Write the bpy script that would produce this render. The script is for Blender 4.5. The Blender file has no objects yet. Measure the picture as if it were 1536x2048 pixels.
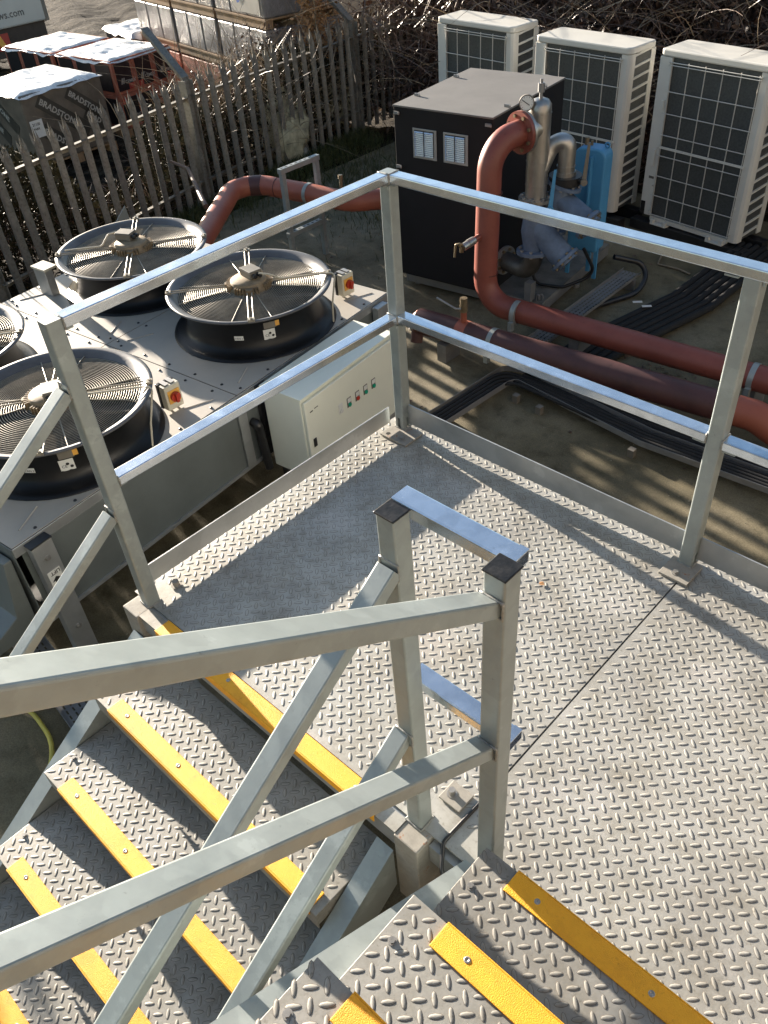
import bpy, bmesh, math, random
import numpy as np
from mathutils import Vector, Matrix, noise
random.seed(7); RNG = np.random.default_rng(7)
sc = bpy.context.scene
COL = sc.collection
R = math.radians
GZ = -1.03          # level of the concrete yard; the stair landing is z = 0

# ------------------------------------------------------------ camera, light
cam_d = bpy.data.cameras.new('camera'); cam = bpy.data.objects.new('camera', cam_d); COL.objects.link(cam)
rr = Vector((0.7291, 0.6813, -0.0652)); uu = Vector((-0.4111, 0.5119, 0.7543)); 
rr.normalize(); uu = (uu - rr * uu.dot(rr)).normalized(); bk = rr.cross(uu)
M = Matrix((rr, uu, bk)).transposed().to_4x4(); M.translation = Vector((2.0786, -2.1495, 2.0986))
cam.matrix_world = M
cam_d.sensor_fit = 'VERTICAL'; cam_d.sensor_height = 36; cam_d.lens = 1655.15 / 2048 * 36
cam_d.clip_start = 0.05; cam_d.clip_end = 500
sc.camera = cam
SUN = Vector((-1, 0.126, 0.178)).normalized()
w = bpy.data.worlds.new('World'); sc.world = w; w.use_nodes = True
nt = w.node_tree; nt.nodes.clear()
sky = nt.nodes.new('ShaderNodeTexSky'); sky.sky_type = 'NISHITA'; sky.sun_disc = False
sky.sun_elevation = math.asin(SUN.z); sky.sun_rotation = math.atan2(SUN.x, SUN.y)
sky.air_density = 1.0; sky.dust_density = 0.6; sky.ozone_density = 1.4
bg = nt.nodes.new('ShaderNodeBackground'); bg.inputs[1].default_value = 0.053
wo = nt.nodes.new('ShaderNodeOutputWorld')
nt.links.new(sky.outputs[0], bg.inputs[0]); nt.links.new(bg.outputs[0], wo.inputs[0])
sl = bpy.data.lights.new('sun', 'SUN'); sl.energy = 5.0; sl.angle = R(0.55); sl.color = (1.0, 0.88, 0.74)
so = bpy.data.objects.new('sun', sl); COL.objects.link(so)
so.rotation_euler = SUN.to_track_quat('Z', 'Y').to_euler(); so.location = SUN * 30
sc.view_settings.view_transform = 'Standard'; sc.view_settings.look = 'None'
sc.view_settings.exposure = 2.3; sc.view_settings.gamma = 1

# ------------------------------------------------------------ materials
def nodes(name):
    m = bpy.data.materials.new(name); m.use_nodes = True
    t = m.node_tree; b = t.nodes['Principled BSDF']
    return m, t, b
def tex(t, kind, scale, detail=6, rough=.6, coord='Object', vec=None, **k):
    n = t.nodes.new({'noise': 'ShaderNodeTexNoise', 'vor': 'ShaderNodeTexVoronoi', 'mus': 'ShaderNodeTexNoise'}[kind])
    n.inputs['Scale'].default_value = scale
    if kind == 'noise':
        n.inputs['Detail'].default_value = detail; n.inputs['Roughness'].default_value = rough
    tc = t.nodes.new('ShaderNodeTexCoord')
    mp = t.nodes.new('ShaderNodeMapping')
    if vec: mp.inputs['Scale'].default_value = vec
    t.links.new(tc.outputs[coord], mp.inputs[0]); t.links.new(mp.outputs[0], n.inputs['Vector'])
    return n
def ramp(t, src, stops):
    r = t.nodes.new('ShaderNodeValToRGB'); e = r.color_ramp.elements
    while len(e) > 1: e.remove(e[-1])
    e[0].position = stops[0][0]; e[0].color = (*stops[0][1], 1) if len(stops[0][1]) == 3 else stops[0][1]
    for p, c in stops[1:]:
        q = e.new(p); q.color = (*c, 1)
    t.links.new(src, r.inputs[0]); return r
def mixc(t, a, b, f, mode='MIX'):
    m = t.nodes.new('ShaderNodeMix'); m.data_type = 'RGBA'; m.blend_type = mode
    for s, i in ((f, 0), (a, 6), (b, 7)):
        if isinstance(s, (int, float)): m.inputs[i].default_value = s
        elif isinstance(s, tuple): m.inputs[i].default_value = (*s, 1)
        else: t.links.new(s, m.inputs[i])
    return m.outputs[2]
def bump(t, b, src, strength, dist=.002):
    n = t.nodes.new('ShaderNodeBump'); n.inputs['Strength'].default_value = strength; n.inputs['Distance'].default_value = dist
    t.links.new(src, n.inputs['Height']); t.links.new(n.outputs[0], b.inputs['Normal']); return n
def g(v): return (v, v, v)
def simple(name, col, rough=.5, metal=0, var=.25, scale=6, bmp=.1, bscale=60, spec=None, vec=None):
    m, t, b = nodes(name)
    n = tex(t, 'noise', scale, vec=vec)
    d = tuple(c * (1 - var) for c in col); l = tuple(min(1, c * (1 + var)) for c in col)
    r = ramp(t, n.outputs[0], [(.3, d), (.7, l)])
    t.links.new(r.outputs[0], b.inputs['Base Color'])
    b.inputs['Roughness'].default_value = rough; b.inputs['Metallic'].default_value = metal
    if bmp:
        n2 = tex(t, 'noise', bscale, 4); bump(t, b, n2.outputs[0], bmp)
    if spec is not None: b.inputs['Specular IOR Level'].default_value = spec
    return m
def galv(name, base=.45, metal=.7, r0=.28, r1=.5, tint=(1, 1, 1), sc_=26):
    m, t, b = nodes(name)
    wn = tex(t, 'noise', 11, 4, .6)
    v = tex(t, 'vor', sc_); v.feature = 'SMOOTH_F1'; v.inputs['Smoothness'].default_value = .25
    # warp the spangle cells
    add = t.nodes.new('ShaderNodeVectorMath'); add.operation = 'ADD'
    scl = t.nodes.new('ShaderNodeVectorMath'); scl.operation = 'SCALE'; scl.inputs['Scale'].default_value = .07
    src = v.inputs['Vector'].links[0].from_socket
    t.links.new(wn.outputs['Color'], scl.inputs[0]); t.links.new(src, add.inputs[0]); t.links.new(scl.outputs[0], add.inputs[1]); t.links.new(add.outputs[0], v.inputs['Vector'])
    nz = tex(t, 'noise', 7, 9, .7)
    col = lambda k: tuple(min(1, base * k) * c for c in tint)
    sp = ramp(t, v.outputs['Color'], [(.1, col(.84)), (.5, col(1.0)), (.9, col(1.16))])
    nr = ramp(t, nz.outputs[0], [(.32, col(.80)), (.5, col(.98)), (.58, col(1.04)), (.62, col(1.28)), (.8, col(1.2))])
    c = mixc(t, sp.outputs[0], nr.outputs[0], .60)
    dn = tex(t, 'noise', 55, 6, .7)
    dr = ramp(t, dn.outputs[0], [(.25, (.72, .70, .66)), (.36, (1, 1, 1)), (.72, (1, 1, 1)), (.85, (.86, .85, .82))])
    c = mixc(t, c, dr.outputs[0], 1.0, 'MULTIPLY')
    t.links.new(c, b.inputs['Base Color'])
    rr_ = ramp(t, nz.outputs[0], [(.3, g(r0)), (.7, g(r1))])
    t.links.new(rr_.outputs[0], b.inputs['Roughness'])
    b.inputs['Metallic'].default_value = metal
    bump(t, b, dn.outputs[0], .07)
    return m
MG = galv('galvanised_steel', .36, .35, .40, .54, (.88, .985, .975))
MGT = galv('bright_galvanised_rail', .78, .92, .14, .28, (.90, .98, 1.08))
MG2 = galv('galvanised_sheet', .42, .55, .30, .5, (.97, 1, 1), 10)
def mk_plate(name, dark=1.0):
    m, t, b = nodes(name)
    n1 = tex(t, 'noise', 2.3, 9, .66); n2 = tex(t, 'noise', 14, 8, .7); n3 = tex(t, 'noise', 90, 4, .6)
    n4 = tex(t, 'noise', 1.4, 3, .5); 
    base = ramp(t, n1.outputs[0], [(.30, (.275 * dark, .265 * dark, .24 * dark)), (.5, (.385 * dark, .378 * dark, .345 * dark)), (.72, (.50 * dark, .495 * dark, .46 * dark))])
    st = ramp(t, n2.outputs[0], [(.3, (.72, .70, .66)), (.55, (1, 1, 1)), (.8, (1.15, 1.15, 1.15))])
    c = mixc(t, base.outputs[0], st.outputs[0], 1.0, 'MULTIPLY')
    sp = ramp(t, n3.outputs[0], [(.28, (.6, .57, .52)), (.4, (1, 1, 1))])
    c = mixc(t, c, sp.outputs[0], .8, 'MULTIPLY')
    n5 = tex(t, 'noise', 3.1, 7, .75)
    sm = ramp(t, n5.outputs[0], [(.56, (0, 0, 0)), (.66, (.55, .55, .55)), (.74, (.15, .15, .15))])
    c = mixc(t, c, (.52 * dark, .50 * dark, .47 * dark), sm.outputs[0])
    warm = ramp(t, n4.outputs[0], [(.5, (1, 1, 1)), (.78, (1.0, .92, .82))])
    c = mixc(t, c, warm.outputs[0], 1.0, 'MULTIPLY')
    t.links.new(c, b.inputs['Base Color'])
    rg = ramp(t, n2.outputs[0], [(.3, g(.62)), (.7, g(.42))])
    t.links.new(rg.outputs[0], b.inputs['Roughness'])
    b.inputs['Metallic'].default_value = .2
    bump(t, b, n3.outputs[0], .22, .0012)
    return m
MP = mk_plate('chequer_plate_steel', 1.04)
MPD = mk_plate('dusty_tread_steel', .84)
MFOOTSH = simple('shaded_lozenge_foot', (.15, .135, .115), .7, .1, .3, 12, .1)  # shade outline round each lozenge foot, put into a darker colour
def mk_rust(name):
    m, t, b = nodes(name)
    n = tex(t, 'noise', 34, 7, .7)
    r = ramp(t, n.outputs[0], [(.35, (.27, .255, .225)), (.60, (.34, .32, .28)), (.69, (.30, .13, .06)), (.8, (.30, .28, .25))])
    t.links.new(r.outputs[0], b.inputs['Base Color']); b.inputs['Roughness'].default_value = .75; b.inputs['Metallic'].default_value = .1
    bump(t, b, n.outputs[0], .3); return m
MR = mk_rust('dusty_rusty_bracket_steel')
def mk_grit():
    m, t, b = nodes('yellow_grit')
    n = tex(t, 'noise', 420, 3, .6); n2 = tex(t, 'noise', 5, 8, .7); n3 = tex(t, 'noise', 60, 6, .7)
    r = ramp(t, n2.outputs[0], [(.3, (.80, .355, .012)), (.5, (.92, .43, .012)), (.75, (.96, .50, .018))])
    d = ramp(t, n3.outputs[0], [(.25, (.55, .46, .36)), (.40, (1, 1, 1))])
    c = mixc(t, r.outputs[0], d.outputs[0], .8, 'MULTIPLY')
    n4 = tex(t, 'noise', 9, 8, .75); w4 = ramp(t, n4.outputs[0], [(.50, (1, 1, 1)), (.60, (.90, .86, .80)), (.68, (.98, .97, .95))]); c = mixc(t, c, w4.outputs[0], .9, 'MULTIPLY')
    t.links.new(c, b.inputs['Base Color']); b.inputs['Roughness'].default_value = .6
    bump(t, b, n.outputs[0], .55, .003); return m
MY = mk_grit()
MBK = simple('black_plastic', (.02, .02, .021), .35, 0, .3, 20, .05)
MCAP = simple('worn_black_cap', (.014, .013, .012), .33, 0, .9, 40, .4, 90)
MDG = simple('dark_grey_shroud', (.010, .0102, .011), .38, 0, .3, 5, .03, spec=.3)
MRIM = simple('sunlit_grey_rim', (.10, .10, .105), .38, 0, .3, 7, .05)  # shroud plastic again, sun and sky light on the rim put into a paler grey
MGUARD = simple('guard_wire', (.30, .27, .215), .4, .3, .3, 8, 0)
MBLADE = simple('dark_fan_blade', (.006, .006, .006), .7)
MMOT = simple('dusty_beige_motor', (.23, .17, .10), .7, 0, .35, 18, .3)
MTB = simple('taupe_terminal_box', (.17, .155, .13), .55, 0, .15, 12, .05)
MDECK = simple('cooler_deck_paint', (.40, .37, .32), .5, 0, .10, 3, .06, 30)
MSIDE = simple('cooler_side_sheet', (.17, .19, .185), .45, .25, .15, 3, .05)
MCREAM = simple('cream_cabinet_paint', (.78, .79, .68), .4, 0, .04, 3, .03)
MCREAM2 = simple('cream_plastic', (.62, .58, .46), .45, 0, .08, 8, .03)
MORANGE = simple('orange_yellow_plate', (.80, .42, .08), .4, 0, .1, 8, 0)
MREDP = simple('red_plastic', (.45, .04, .02), .35, 0, .15, 10, 0)
MGREEN = simple('green_lens', (.0, .33, .2), .35, 0, .1, 10, 0)
MWHITE = simple('white_label', (.72, .72, .68), .5, 0, .05, 8, 0)
MINK = simple('black_ink', (.02, .02, .02), .6, 0, 0, 8, 0)
MCABLE = simple('cream_cable', (.5, .46, .36), .5, 0, .1, 8, 0)
def mk_red(name, a, bcol, gl=.45):
    m, t, b = nodes(name)
    n1 = tex(t, 'noise', 4, 8, .65); n2 = tex(t, 'noise', 30, 6, .7)
    r = ramp(t, n1.outputs[0], [(.3, a), (.7, bcol)])
    d = ramp(t, n2.outputs[0], [(.26, (.55, .5, .5)), (.40, (1, 1, 1)), (.75, (1, 1, 1)), (.85, (1.15, 1.1, 1.1))])
    c = mixc(t, r.outputs[0], d.outputs[0], .8, 'MULTIPLY')
    t.links.new(c, b.inputs['Base Color']); b.inputs['Roughness'].default_value = gl
    bump(t, b, n2.outputs[0], .1); return m
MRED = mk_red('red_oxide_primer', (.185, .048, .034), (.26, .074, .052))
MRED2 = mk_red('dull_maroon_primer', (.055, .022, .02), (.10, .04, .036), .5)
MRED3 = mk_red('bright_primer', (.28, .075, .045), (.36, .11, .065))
def mk_steel():
    m, t, b = nodes('weathered_stainless')
    n1 = tex(t, 'noise', 7, 6, .6, vec=(1, 1, .35)); n2 = tex(t, 'noise', 50, 5)
    r = ramp(t, n1.outputs[0], [(.3, (.24, .215, .18)), (.55, (.45, .435, .41)), (.75, (.6, .59, .57))])
    t.links.new(r.outputs[0], b.inputs['Base Color']); b.inputs['Metallic'].default_value = .85
    r2 = ramp(t, n1.outputs[0], [(.3, g(.5)), (.7, g(.28))]); t.links.new(r2.outputs[0], b.inputs['Roughness'])
    bump(t, b, n2.outputs[0], .06); return m
MSS = mk_steel()
MBRASS = simple('dull_brass', (.24, .19, .12), .45, .6, .3, 30, .1)
MBLUE = simple('grey_blue_cast_iron', (.12, .165, .24), .5, .1, .3, 9, .2, 70)
MVENT = simple('bright_aluminium', (.85, .87, .9), .25, .9, .05, 9, 0)
MLBL = simple('light_blue_tank_paint', (.075, .28, .50), .4, 0, .12, 4, .04)
MENC = simple('black_enclosure_felt', (.006, .006, .007), .9, 0, .3, 3, .15, 120)
MENCT = simple('dusty_enclosure_top', (.155, .148, .138), .7, 0, .12, 4, .15, 160)
MACW = simple('ac_white_paint', (.66, .645, .585), .4, 0, .06, 3, .03)
MCOIL = simple('dark_coil_fins', (.085, .09, .088), .5, .3, .2, 60, .3, 200)
MWIRE = simple('ac_wire', (.55, .54, .5), .4, .2, .1, 8, 0)
def mk_fence():
    m, t, b = nodes('grey_palisade_steel')
    n1 = tex(t, 'noise', 5, 8, .7); n2 = tex(t, 'noise', 40, 6, .7)
    r = ramp(t, n1.outputs[0], [(.3, (.20, .185, .16)), (.55, (.29, .275, .24)), (.75, (.38, .365, .325))])
    oi = t.nodes.new('ShaderNodeObjectInfo')
    ov = ramp(t, oi.outputs['Random'], [(0, (.7, .7, .7)), (1, (1.15, 1.12, 1.05))])
    d = ramp(t, n2.outputs[0], [(.3, (.6, .58, .5)), (.5, (1, 1, 1))])
    c = mixc(t, r.outputs[0], d.outputs[0], 1.0, 'MULTIPLY'); c = mixc(t, c, ov.outputs[0], 1.0, 'MULTIPLY')
    t.links.new(c, b.inputs['Base Color']); b.inputs['Roughness'].default_value = .6; b.inputs['Metallic'].default_value = .25
    bump(t, b, n2.outputs[0], .15); return m
MF = mk_fence()
def mk_conc():
    m, t, b = nodes('stained_mossy_concrete')
    n1 = tex(t, 'noise', 1.1, 9, .65); n2 = tex(t, 'noise', 9, 9, .7); n3 = tex(t, 'noise', 130, 4, .7); n4 = tex(t, 'vor', 90)
    r = ramp(t, n1.outputs[0], [(.3, (.085, .072, .038)), (.5, (.155, .132, .080)), (.72, (.24, .208, .142))])
    d = ramp(t, n2.outputs[0], [(.28, (.5, .5, .42)), (.5, (1, 1, 1)), (.8, (1.2, 1.16, 1.1))])
    s = ramp(t, n3.outputs[0], [(.3, (.6, .58, .52)), (.5, (1, 1, 1)), (.72, (1.5, 1.45, 1.35))])
    c = mixc(t, r.outputs[0], d.outputs[0], 1.0, 'MULTIPLY'); c = mixc(t, c, s.outputs[0], .9, 'MULTIPLY')
    t.links.new(c, b.inputs['Base Color']); b.inputs['Roughness'].default_value = .85
    bump(t, b, n3.outputs[0], .5, .006); return m
MCONC = mk_conc()
def mk_soil():
    m, t, b = nodes('rutted_yard_soil')
    n1 = tex(t, 'noise', .5, 8, .6); n2 = tex(t, 'noise', 5, 10, .75); n3 = tex(t, 'noise', 40, 5, .7)
    r = ramp(t, n2.outputs[0], [(.40, (.010, .008, .006)), (.5, (.030, .024, .017)), (.62, (.085, .072, .054))])
    s = ramp(t, n3.outputs[0], [(.3, (.55, .55, .5)), (.55, (1, 1, 1)), (.75, (1.7, 1.65, 1.5))])
    c = mixc(t, r.outputs[0], s.outputs[0], 1.0, 'MULTIPLY')
    t.links.new(c, b.inputs['Base Color']); b.inputs['Roughness'].default_value = .95; b.inputs['Specular IOR Level'].default_value = .08
    bump(t, b, n2.outputs[0], 1.0, .12); return m
MSOIL = mk_soil()
MTWIG = simple('dry_bramble_stem', (.15, .10, .075), .45, 0, .6, 2, 0)
MTWIG2 = simple('pale_dead_stem', (.27, .21, .14), .45, 0, .4, 2, 0)
def mk_leaf(name, a, b_, c_):
    m, t, b = nodes(name)
    n = tex(t, 'noise', 3.0, 6, .8); n2 = tex(t, 'noise', 23, 3, .6)
    mx = mixc(t, n.outputs[0], n2.outputs[0], .5)
    r = ramp(t, mx, [(.35, a), (.5, b_), (.65, c_)])
    t.links.new(r.outputs[0], b.inputs['Base Color']); b.inputs['Roughness'].default_value = .8 if 'green' in name else .5
    if 'green' in name: b.inputs['Specular IOR Level'].default_value = .15
    return m
MLEAF = mk_leaf('dead_hedge_leaf', (.036, .022, .017), (.085, .048, .034), (.16, .10, .065))
MLEAF2 = mk_leaf('dark_green_bramble_leaf', (.018, .018, .010), (.042, .038, .02), (.10, .085, .045))
MGRASS = mk_leaf('rough_grass', (.03, .042, .012), (.06, .075, .022), (.14, .13, .06))
MORLEAF = mk_leaf('orange_dead_leaf', (.22, .10, .035), (.36, .19, .08), (.45, .28, .13))
MBARK = simple('black_lagging', (.012, .012, .012), .8, 0, .3, 20, .4, 90)
MTRAY = galv('dull_tray_zinc', .28, .5, .4, .6, (1, 1, 1), 20)
MTIMB = simple('pallet_timber', (.30, .19, .10), .75, 0, .35, 5, .3, 60, vec=(1, 6, 1))
MPACK = simple('brown_grey_pack_sleeve', (.135, .115, .09), .45, 0, .35, 4, .3, 30)
MPSTR = simple('dark_sleeve_stripe', (.055, .052, .042), .4, 0, .3, 5, .2, 30)
MPTXT = simple('pale_sleeve_lettering', (.42, .40, .35), .5, 0, .1, 10, 0)
MBRICK = simple('red_brick_pack', (.36, .12, .075), .6, 0, .25, 8, .25, 40)
MCLBL = simple('black_red_print_sleeve', (.018, .016, .018), .35, 0, .3, 10, .1)
MCRED = simple('red_print', (.40, .05, .04), .4, 0, .1, 10, 0)
def mk_wrap(name, col, rough, bs=.8):
    m, t, b = nodes(name)
    n = tex(t, 'noise', 3.5, 7, .62, vec=(1, 2.4, 1)); n2 = tex(t, 'noise', 14, 6, .7)
    r = ramp(t, n.outputs[0], [(.3, tuple(c * .6 for c in col)), (.55, col), (.75, tuple(min(1, c * 1.3) for c in col))])
    t.links.new(r.outputs[0], b.inputs['Base Color']); b.inputs['Roughness'].default_value = rough
    b.inputs['Coat Weight'].default_value = .8 if rough > .35 else .35; b.inputs['Coat Roughness'].default_value = .3
    mm = mixc(t, n.outputs[0], n2.outputs[0], .35)
    bump(t, b, mm, bs, .06); return m
MWRAP = mk_wrap('white_polythene_cover', (.82, .79, .75), .42, .5)
MWRAPG = mk_wrap('grey_shrink_wrap', (.19, .185, .185), .3, .6)
MLORRY = simple('lorry_white_panel', (.50, .50, .46), .45, 0, .08, 2, .05)
MDARKB = simple('dark_brown_chassis', (.05, .038, .03), .7)
MSACK = simple('woven_rubble_sack', (.42, .42, .38), .75, 0, .45, 9, .6, 25)
MSACK2 = simple('mossy_rubble_sack', (.44, .41, .27), .8, 0, .5, 9, .6, 25)
MROPE = simple('beige_twine', (.30, .24, .16), .8, 0, .25, 30, .3)
MYH = simple('yellow_hose', (.62, .52, .10), .45, 0, .1, 8, 0)
MSCREW = simple('zinc_screw', (.34, .33, .31), .4, .6, .2, 60, 0)
MGASK = simple('dark_joint_gap', (.012, .011, .010), .9)

# ------------------------------------------------------------ object helpers
def link(o): COL.objects.link(o); return o
def thing(name, label, cat, loc=(0, 0, 0), rz=0, group=None):
    o = link(bpy.data.objects.new(name, None)); o.empty_display_size = .1
    o.location = loc; o.rotation_euler = (0, 0, rz)
    o['label'] = label; o['category'] = cat
    if group: o['group'] = group
    return o
def wmat(o):
    m = Matrix.LocRotScale(o.location, o.rotation_euler, o.scale)
    return wmat(o.parent) @ m if o.parent else m
class MB:
    def __init__(s): s.v = []; s.f = []; s.sm = []
    def add(s, vs, fs, smooth=False):
        k = len(s.v); s.v += [tuple(v) for v in vs]; s.f += [tuple(i + k for i in f) for f in fs]; s.sm += [smooth] * len(fs); return s
    def box(s, x0, x1, y0, y1, z0, z1, T=None):
        vs = [Vector((x, y, z)) for z in (z0, z1) for y in (y0, y1) for x in (x0, x1)]
        if T is not None: vs = [T @ v for v in vs]
        return s.add(vs, [(0, 2, 3, 1), (4, 5, 7, 6), (0, 1, 5, 4), (2, 6, 7, 3), (0, 4, 6, 2), (1, 3, 7, 5)])
    def prism(s, pts, d, smooth=False):      # closed polygon pts (3D) extruded by vector d
        n = len(pts); d = Vector(d); vs = [Vector(p) for p in pts] + [Vector(p) + d for p in pts]
        fs = [tuple(range(n))[::-1], tuple(range(n, 2 * n))]
        s.add(vs, fs); k = len(s.v) - 2 * n
        for i in range(n): s.f.append((k + i, k + (i + 1) % n, k + n + (i + 1) % n, k + n + i)); s.sm.append(smooth)
        return s
    def rhs(s, p0, p1, a, b, up=(0, 0, 1), r=.005, seg=3):   # rounded rectangular hollow section: a across, b along up
        p0, p1 = Vector(p0), Vector(p1); d = (p1 - p0).normalized(); up = Vector(up)
        x = d.cross(up).normalized(); y = x.cross(d).normalized(); pts = []
        for (sx, sy, a0) in ((1, 1, 0), (-1, 1, 90), (-1, -1, 180), (1, -1, 270)):
            for i in range(seg + 1):
                t = R(a0 + 90 * i / seg)
                pts.append(p0 + x * (sx * (a / 2 - r) + r * math.cos(t)) + y * (sy * (b / 2 - r) + r * math.sin(t)))
        return s.prism(pts, p1 - p0)
    def tube(s, path, r, n=12, cap=True, smooth=True):
        path = [Vector(p) for p in path]; rs = r if isinstance(r, (list, tuple)) else [r] * len(path)
        vs = []; t0 = (path[1] - path[0]).normalized(); nrm = t0.orthogonal().normalized()
        for i, p in enumerate(path):
            t = (path[min(i + 1, len(path) - 1)] - path[max(i - 1, 0)]).normalized()
            nrm = (nrm - t * nrm.dot(t)).normalized(); bi = t.cross(nrm)
            for k in range(n):
                a = 2 * math.pi * k / n; vs.append(p + (nrm * math.cos(a) + bi * math.sin(a)) * rs[i])
        fs = [(i * n + k, i * n + (k + 1) % n, (i + 1) * n + (k + 1) % n, (i + 1) * n + k) for i in range(len(path) - 1) for k in range(n)]
        s.add(vs, fs, smooth); L = len(path)
        if cap: s.add([vs[k] for k in range(n)], [tuple(range(n))[::-1]]); s.add([vs[(L - 1) * n + k] for k in range(n)], [tuple(range(n))])
        return s
    def cyl(s, p0, p1, r, n=16, r1=None): return s.tube([p0, p1], [r, r if r1 is None else r1], n)
    def lathe(s, prof, c=(0, 0, 0), axis=(0, 0, 1), n=48, closed=False):
        ax = Vector(axis).normalized(); x = ax.orthogonal().normalized() if abs(ax.z) < .999 else Vector((1, 0, 0)); y = ax.cross(x); c = Vector(c)
        vs = [c + ax * z + (x * math.cos(2 * math.pi * k / n) + y * math.sin(2 * math.pi * k / n)) * r for r, z in prof for k in range(n)]
        L = len(prof); rng = range(L if closed else L - 1)
        return s.add(vs, [(i * n + k, i * n + (k + 1) % n, ((i + 1) % L) * n + (k + 1) % n, ((i + 1) % L) * n + k) for i in rng for k in range(n)], True)
    def build(s, name, mat, parent=None, local=False, kind=None, bevel=0, mats=None, idx=None, autosm=None):
        me = bpy.data.meshes.new(name)
        vs = s.v
        if parent is not None and not local:
            inv = wmat(parent).inverted(); vs = [tuple(inv @ Vector(v)) for v in vs]
        me.from_pydata(vs, [], s.f); me.materials.append(mat)
        if mats:
            for m in mats: me.materials.append(m)
        if idx: me.polygons.foreach_set('material_index', idx)
        me.polygons.foreach_set('use_smooth', s.sm)
        bm = bmesh.new(); bm.from_mesh(me); bmesh.ops.recalc_face_normals(bm, faces=bm.faces); bm.to_mesh(me); bm.free()
        o = link(bpy.data.objects.new(name, me)); o.parent = parent
        if kind: o['kind'] = kind
        if bevel:
            b = o.modifiers.new('bevel', 'BEVEL'); b.width = bevel; b.segments = 2; b.limit_method = 'ANGLE'; b.angle_limit = R(40)
        return o
def npmesh(name, V, F, mat, parent=None, kind=None, smooth=False, local=True):
    V = np.asarray(V, dtype=np.float64)
    if parent is not None and not local:
        iv = np.array(wmat(parent).inverted()); V = V @ iv[:3, :3].T + iv[:3, 3]
    me = bpy.data.meshes.new(name); me.vertices.add(len(V)); me.vertices.foreach_set('co', V.astype(np.float32).ravel())
    F = np.asarray(F, dtype=np.int32); k = F.shape[1]
    me.loops.add(F.size); me.loops.foreach_set('vertex_index', F.ravel())
    me.polygons.add(len(F)); me.polygons.foreach_set('loop_start', np.arange(0, F.size, k, dtype=np.int32))
    me.polygons.foreach_set('loop_total', np.full(len(F), k, dtype=np.int32))
    me.polygons.foreach_set('use_smooth', np.full(len(F), smooth))
    me.update(calc_edges=True); me.materials.append(mat)
    o = link(bpy.data.objects.new(name, me)); o.parent = parent
    if kind: o['kind'] = kind
    return o
def tag(o, label, cat, group=None):
    o['label'] = label; o['category'] = cat
    if group: o['group'] = group
    return o
def copy_tree(o, parent=None):
    c = o.copy(); link(c); c.parent = parent
    for ch in list(o.children): copy_tree(ch, c)
    return c
def inst(src, loc, parent, rot=None, label=None):   # a sibling copy of a part sharing its mesh
    c = src.copy(); link(c); c.parent = parent; c.location = loc
    if rot is not None: c.rotation_euler = rot
    return c
def fillet(pts, rad, n=8):
    pts = [Vector(p) for p in pts]; out = [pts[0]]
    rads = rad if isinstance(rad, (list, tuple)) else [rad] * (len(pts) - 2)
    for i in range(1, len(pts) - 1):
        a, b, c = pts[i - 1], pts[i], pts[i + 1]; u = (a - b).normalized(); v = (c - b).normalized()
        ang = u.angle(v); r = rads[i - 1]; d = r / math.tan(ang / 2); d = min(d, (a - b).length * .49 + (.5 * (a - b).length if i == 1 else 0), (c - b).length * .49 + (.5 * (c - b).length if i == len(pts) - 2 else 0))
        r = d * math.tan(ang / 2); cen = b + (u + v).normalized() * (r / math.sin(ang / 2))
        s0 = b + u * d - cen; s1 = b + v * d - cen; th = s0.angle(s1)
        for k in range(n + 1):
            t = k / n; q = (s0 * math.sin((1 - t) * th) + s1 * math.sin(t * th)) / math.sin(th); out.append(cen + q)
    out.append(pts[-1]); return out
def text_mb(mb, s, size, origin, xd, yd, proud=.0012, bold=0):
    cu = bpy.data.curves.new('t', 'FONT'); cu.body = s; cu.size = size; cu.resolution_u = 2; cu.offset = bold
    ob = bpy.data.objects.new('t', cu); link(ob)
    dg = bpy.context.evaluated_depsgraph_get(); me = bpy.data.meshes.new_from_object(ob.evaluated_get(dg))
    xd = Vector(xd).normalized(); yd = Vector(yd).normalized(); n = xd.cross(yd)
    mb.add([Vector(origin) + xd * v.co.x + yd * v.co.y + n * proud for v in me.vertices], [tuple(p.vertices) for p in me.polygons])
    bpy.data.objects.remove(ob); bpy.data.curves.remove(cu); bpy.data.meshes.remove(me)
    return mb
def quad_mb(mb, o, xd, yd, w_, h_, proud=.001):
    o = Vector(o); xd = Vector(xd).normalized(); yd = Vector(yd).normalized(); n = xd.cross(yd) 
    p = [o, o + xd * w_, o + xd * w_ + yd * h_, o + yd * h_]
    return mb.prism([q for q in p], n * proud)
def bolt(parent, p, r=.009, h=.008, mat=None, local=False, name='bolt'):
    mb = MB().tube([p, (p[0], p[1], p[2] + .0015)], r * 1.5, 12).tube([(p[0], p[1], p[2] + .0015), (p[0], p[1], p[2] + h)], r, 6, smooth=False)
    return mb.build(name, mat or MSCREW, parent, local=local)

# ------------------------------------------------------------ ground
def gh(x, y):
    s = min(1, max(0, (-4.9 - x) / 2.0)); base = -1.045 - .22 * s
    n = noise.noise(Vector((x * .5, y * .5, 0))) * .05 + noise.noise(Vector((x * 1.7, y * 1.7, 3))) * .03
    rut = 0
    if x < -9: rut = .05 * math.sin((y * .9 + x * .35) * 5) + .04 * noise.noise(Vector((x * 3, y * 3, 1)))
    return base + (n * 1.0 + rut) * s
xs = sorted(set(list(np.arange(-40, -24, 1.5)) + list(np.arange(-24, -4.4, .16)) + list(np.arange(-4.4, 12, 1.2)) + [-300, -120, -60, 20, 60, 150, 300]))
ys = sorted(set(list(np.arange(-14, -2, 1.0)) + list(np.arange(-2, 16, .16)) + list(np.arange(16, 40, 1.5)) + [-300, -100, -40, 60, 120, 300]))
V = [(x, y, gh(x, y)) for y in ys for x in xs]; nx = len(xs)
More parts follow.
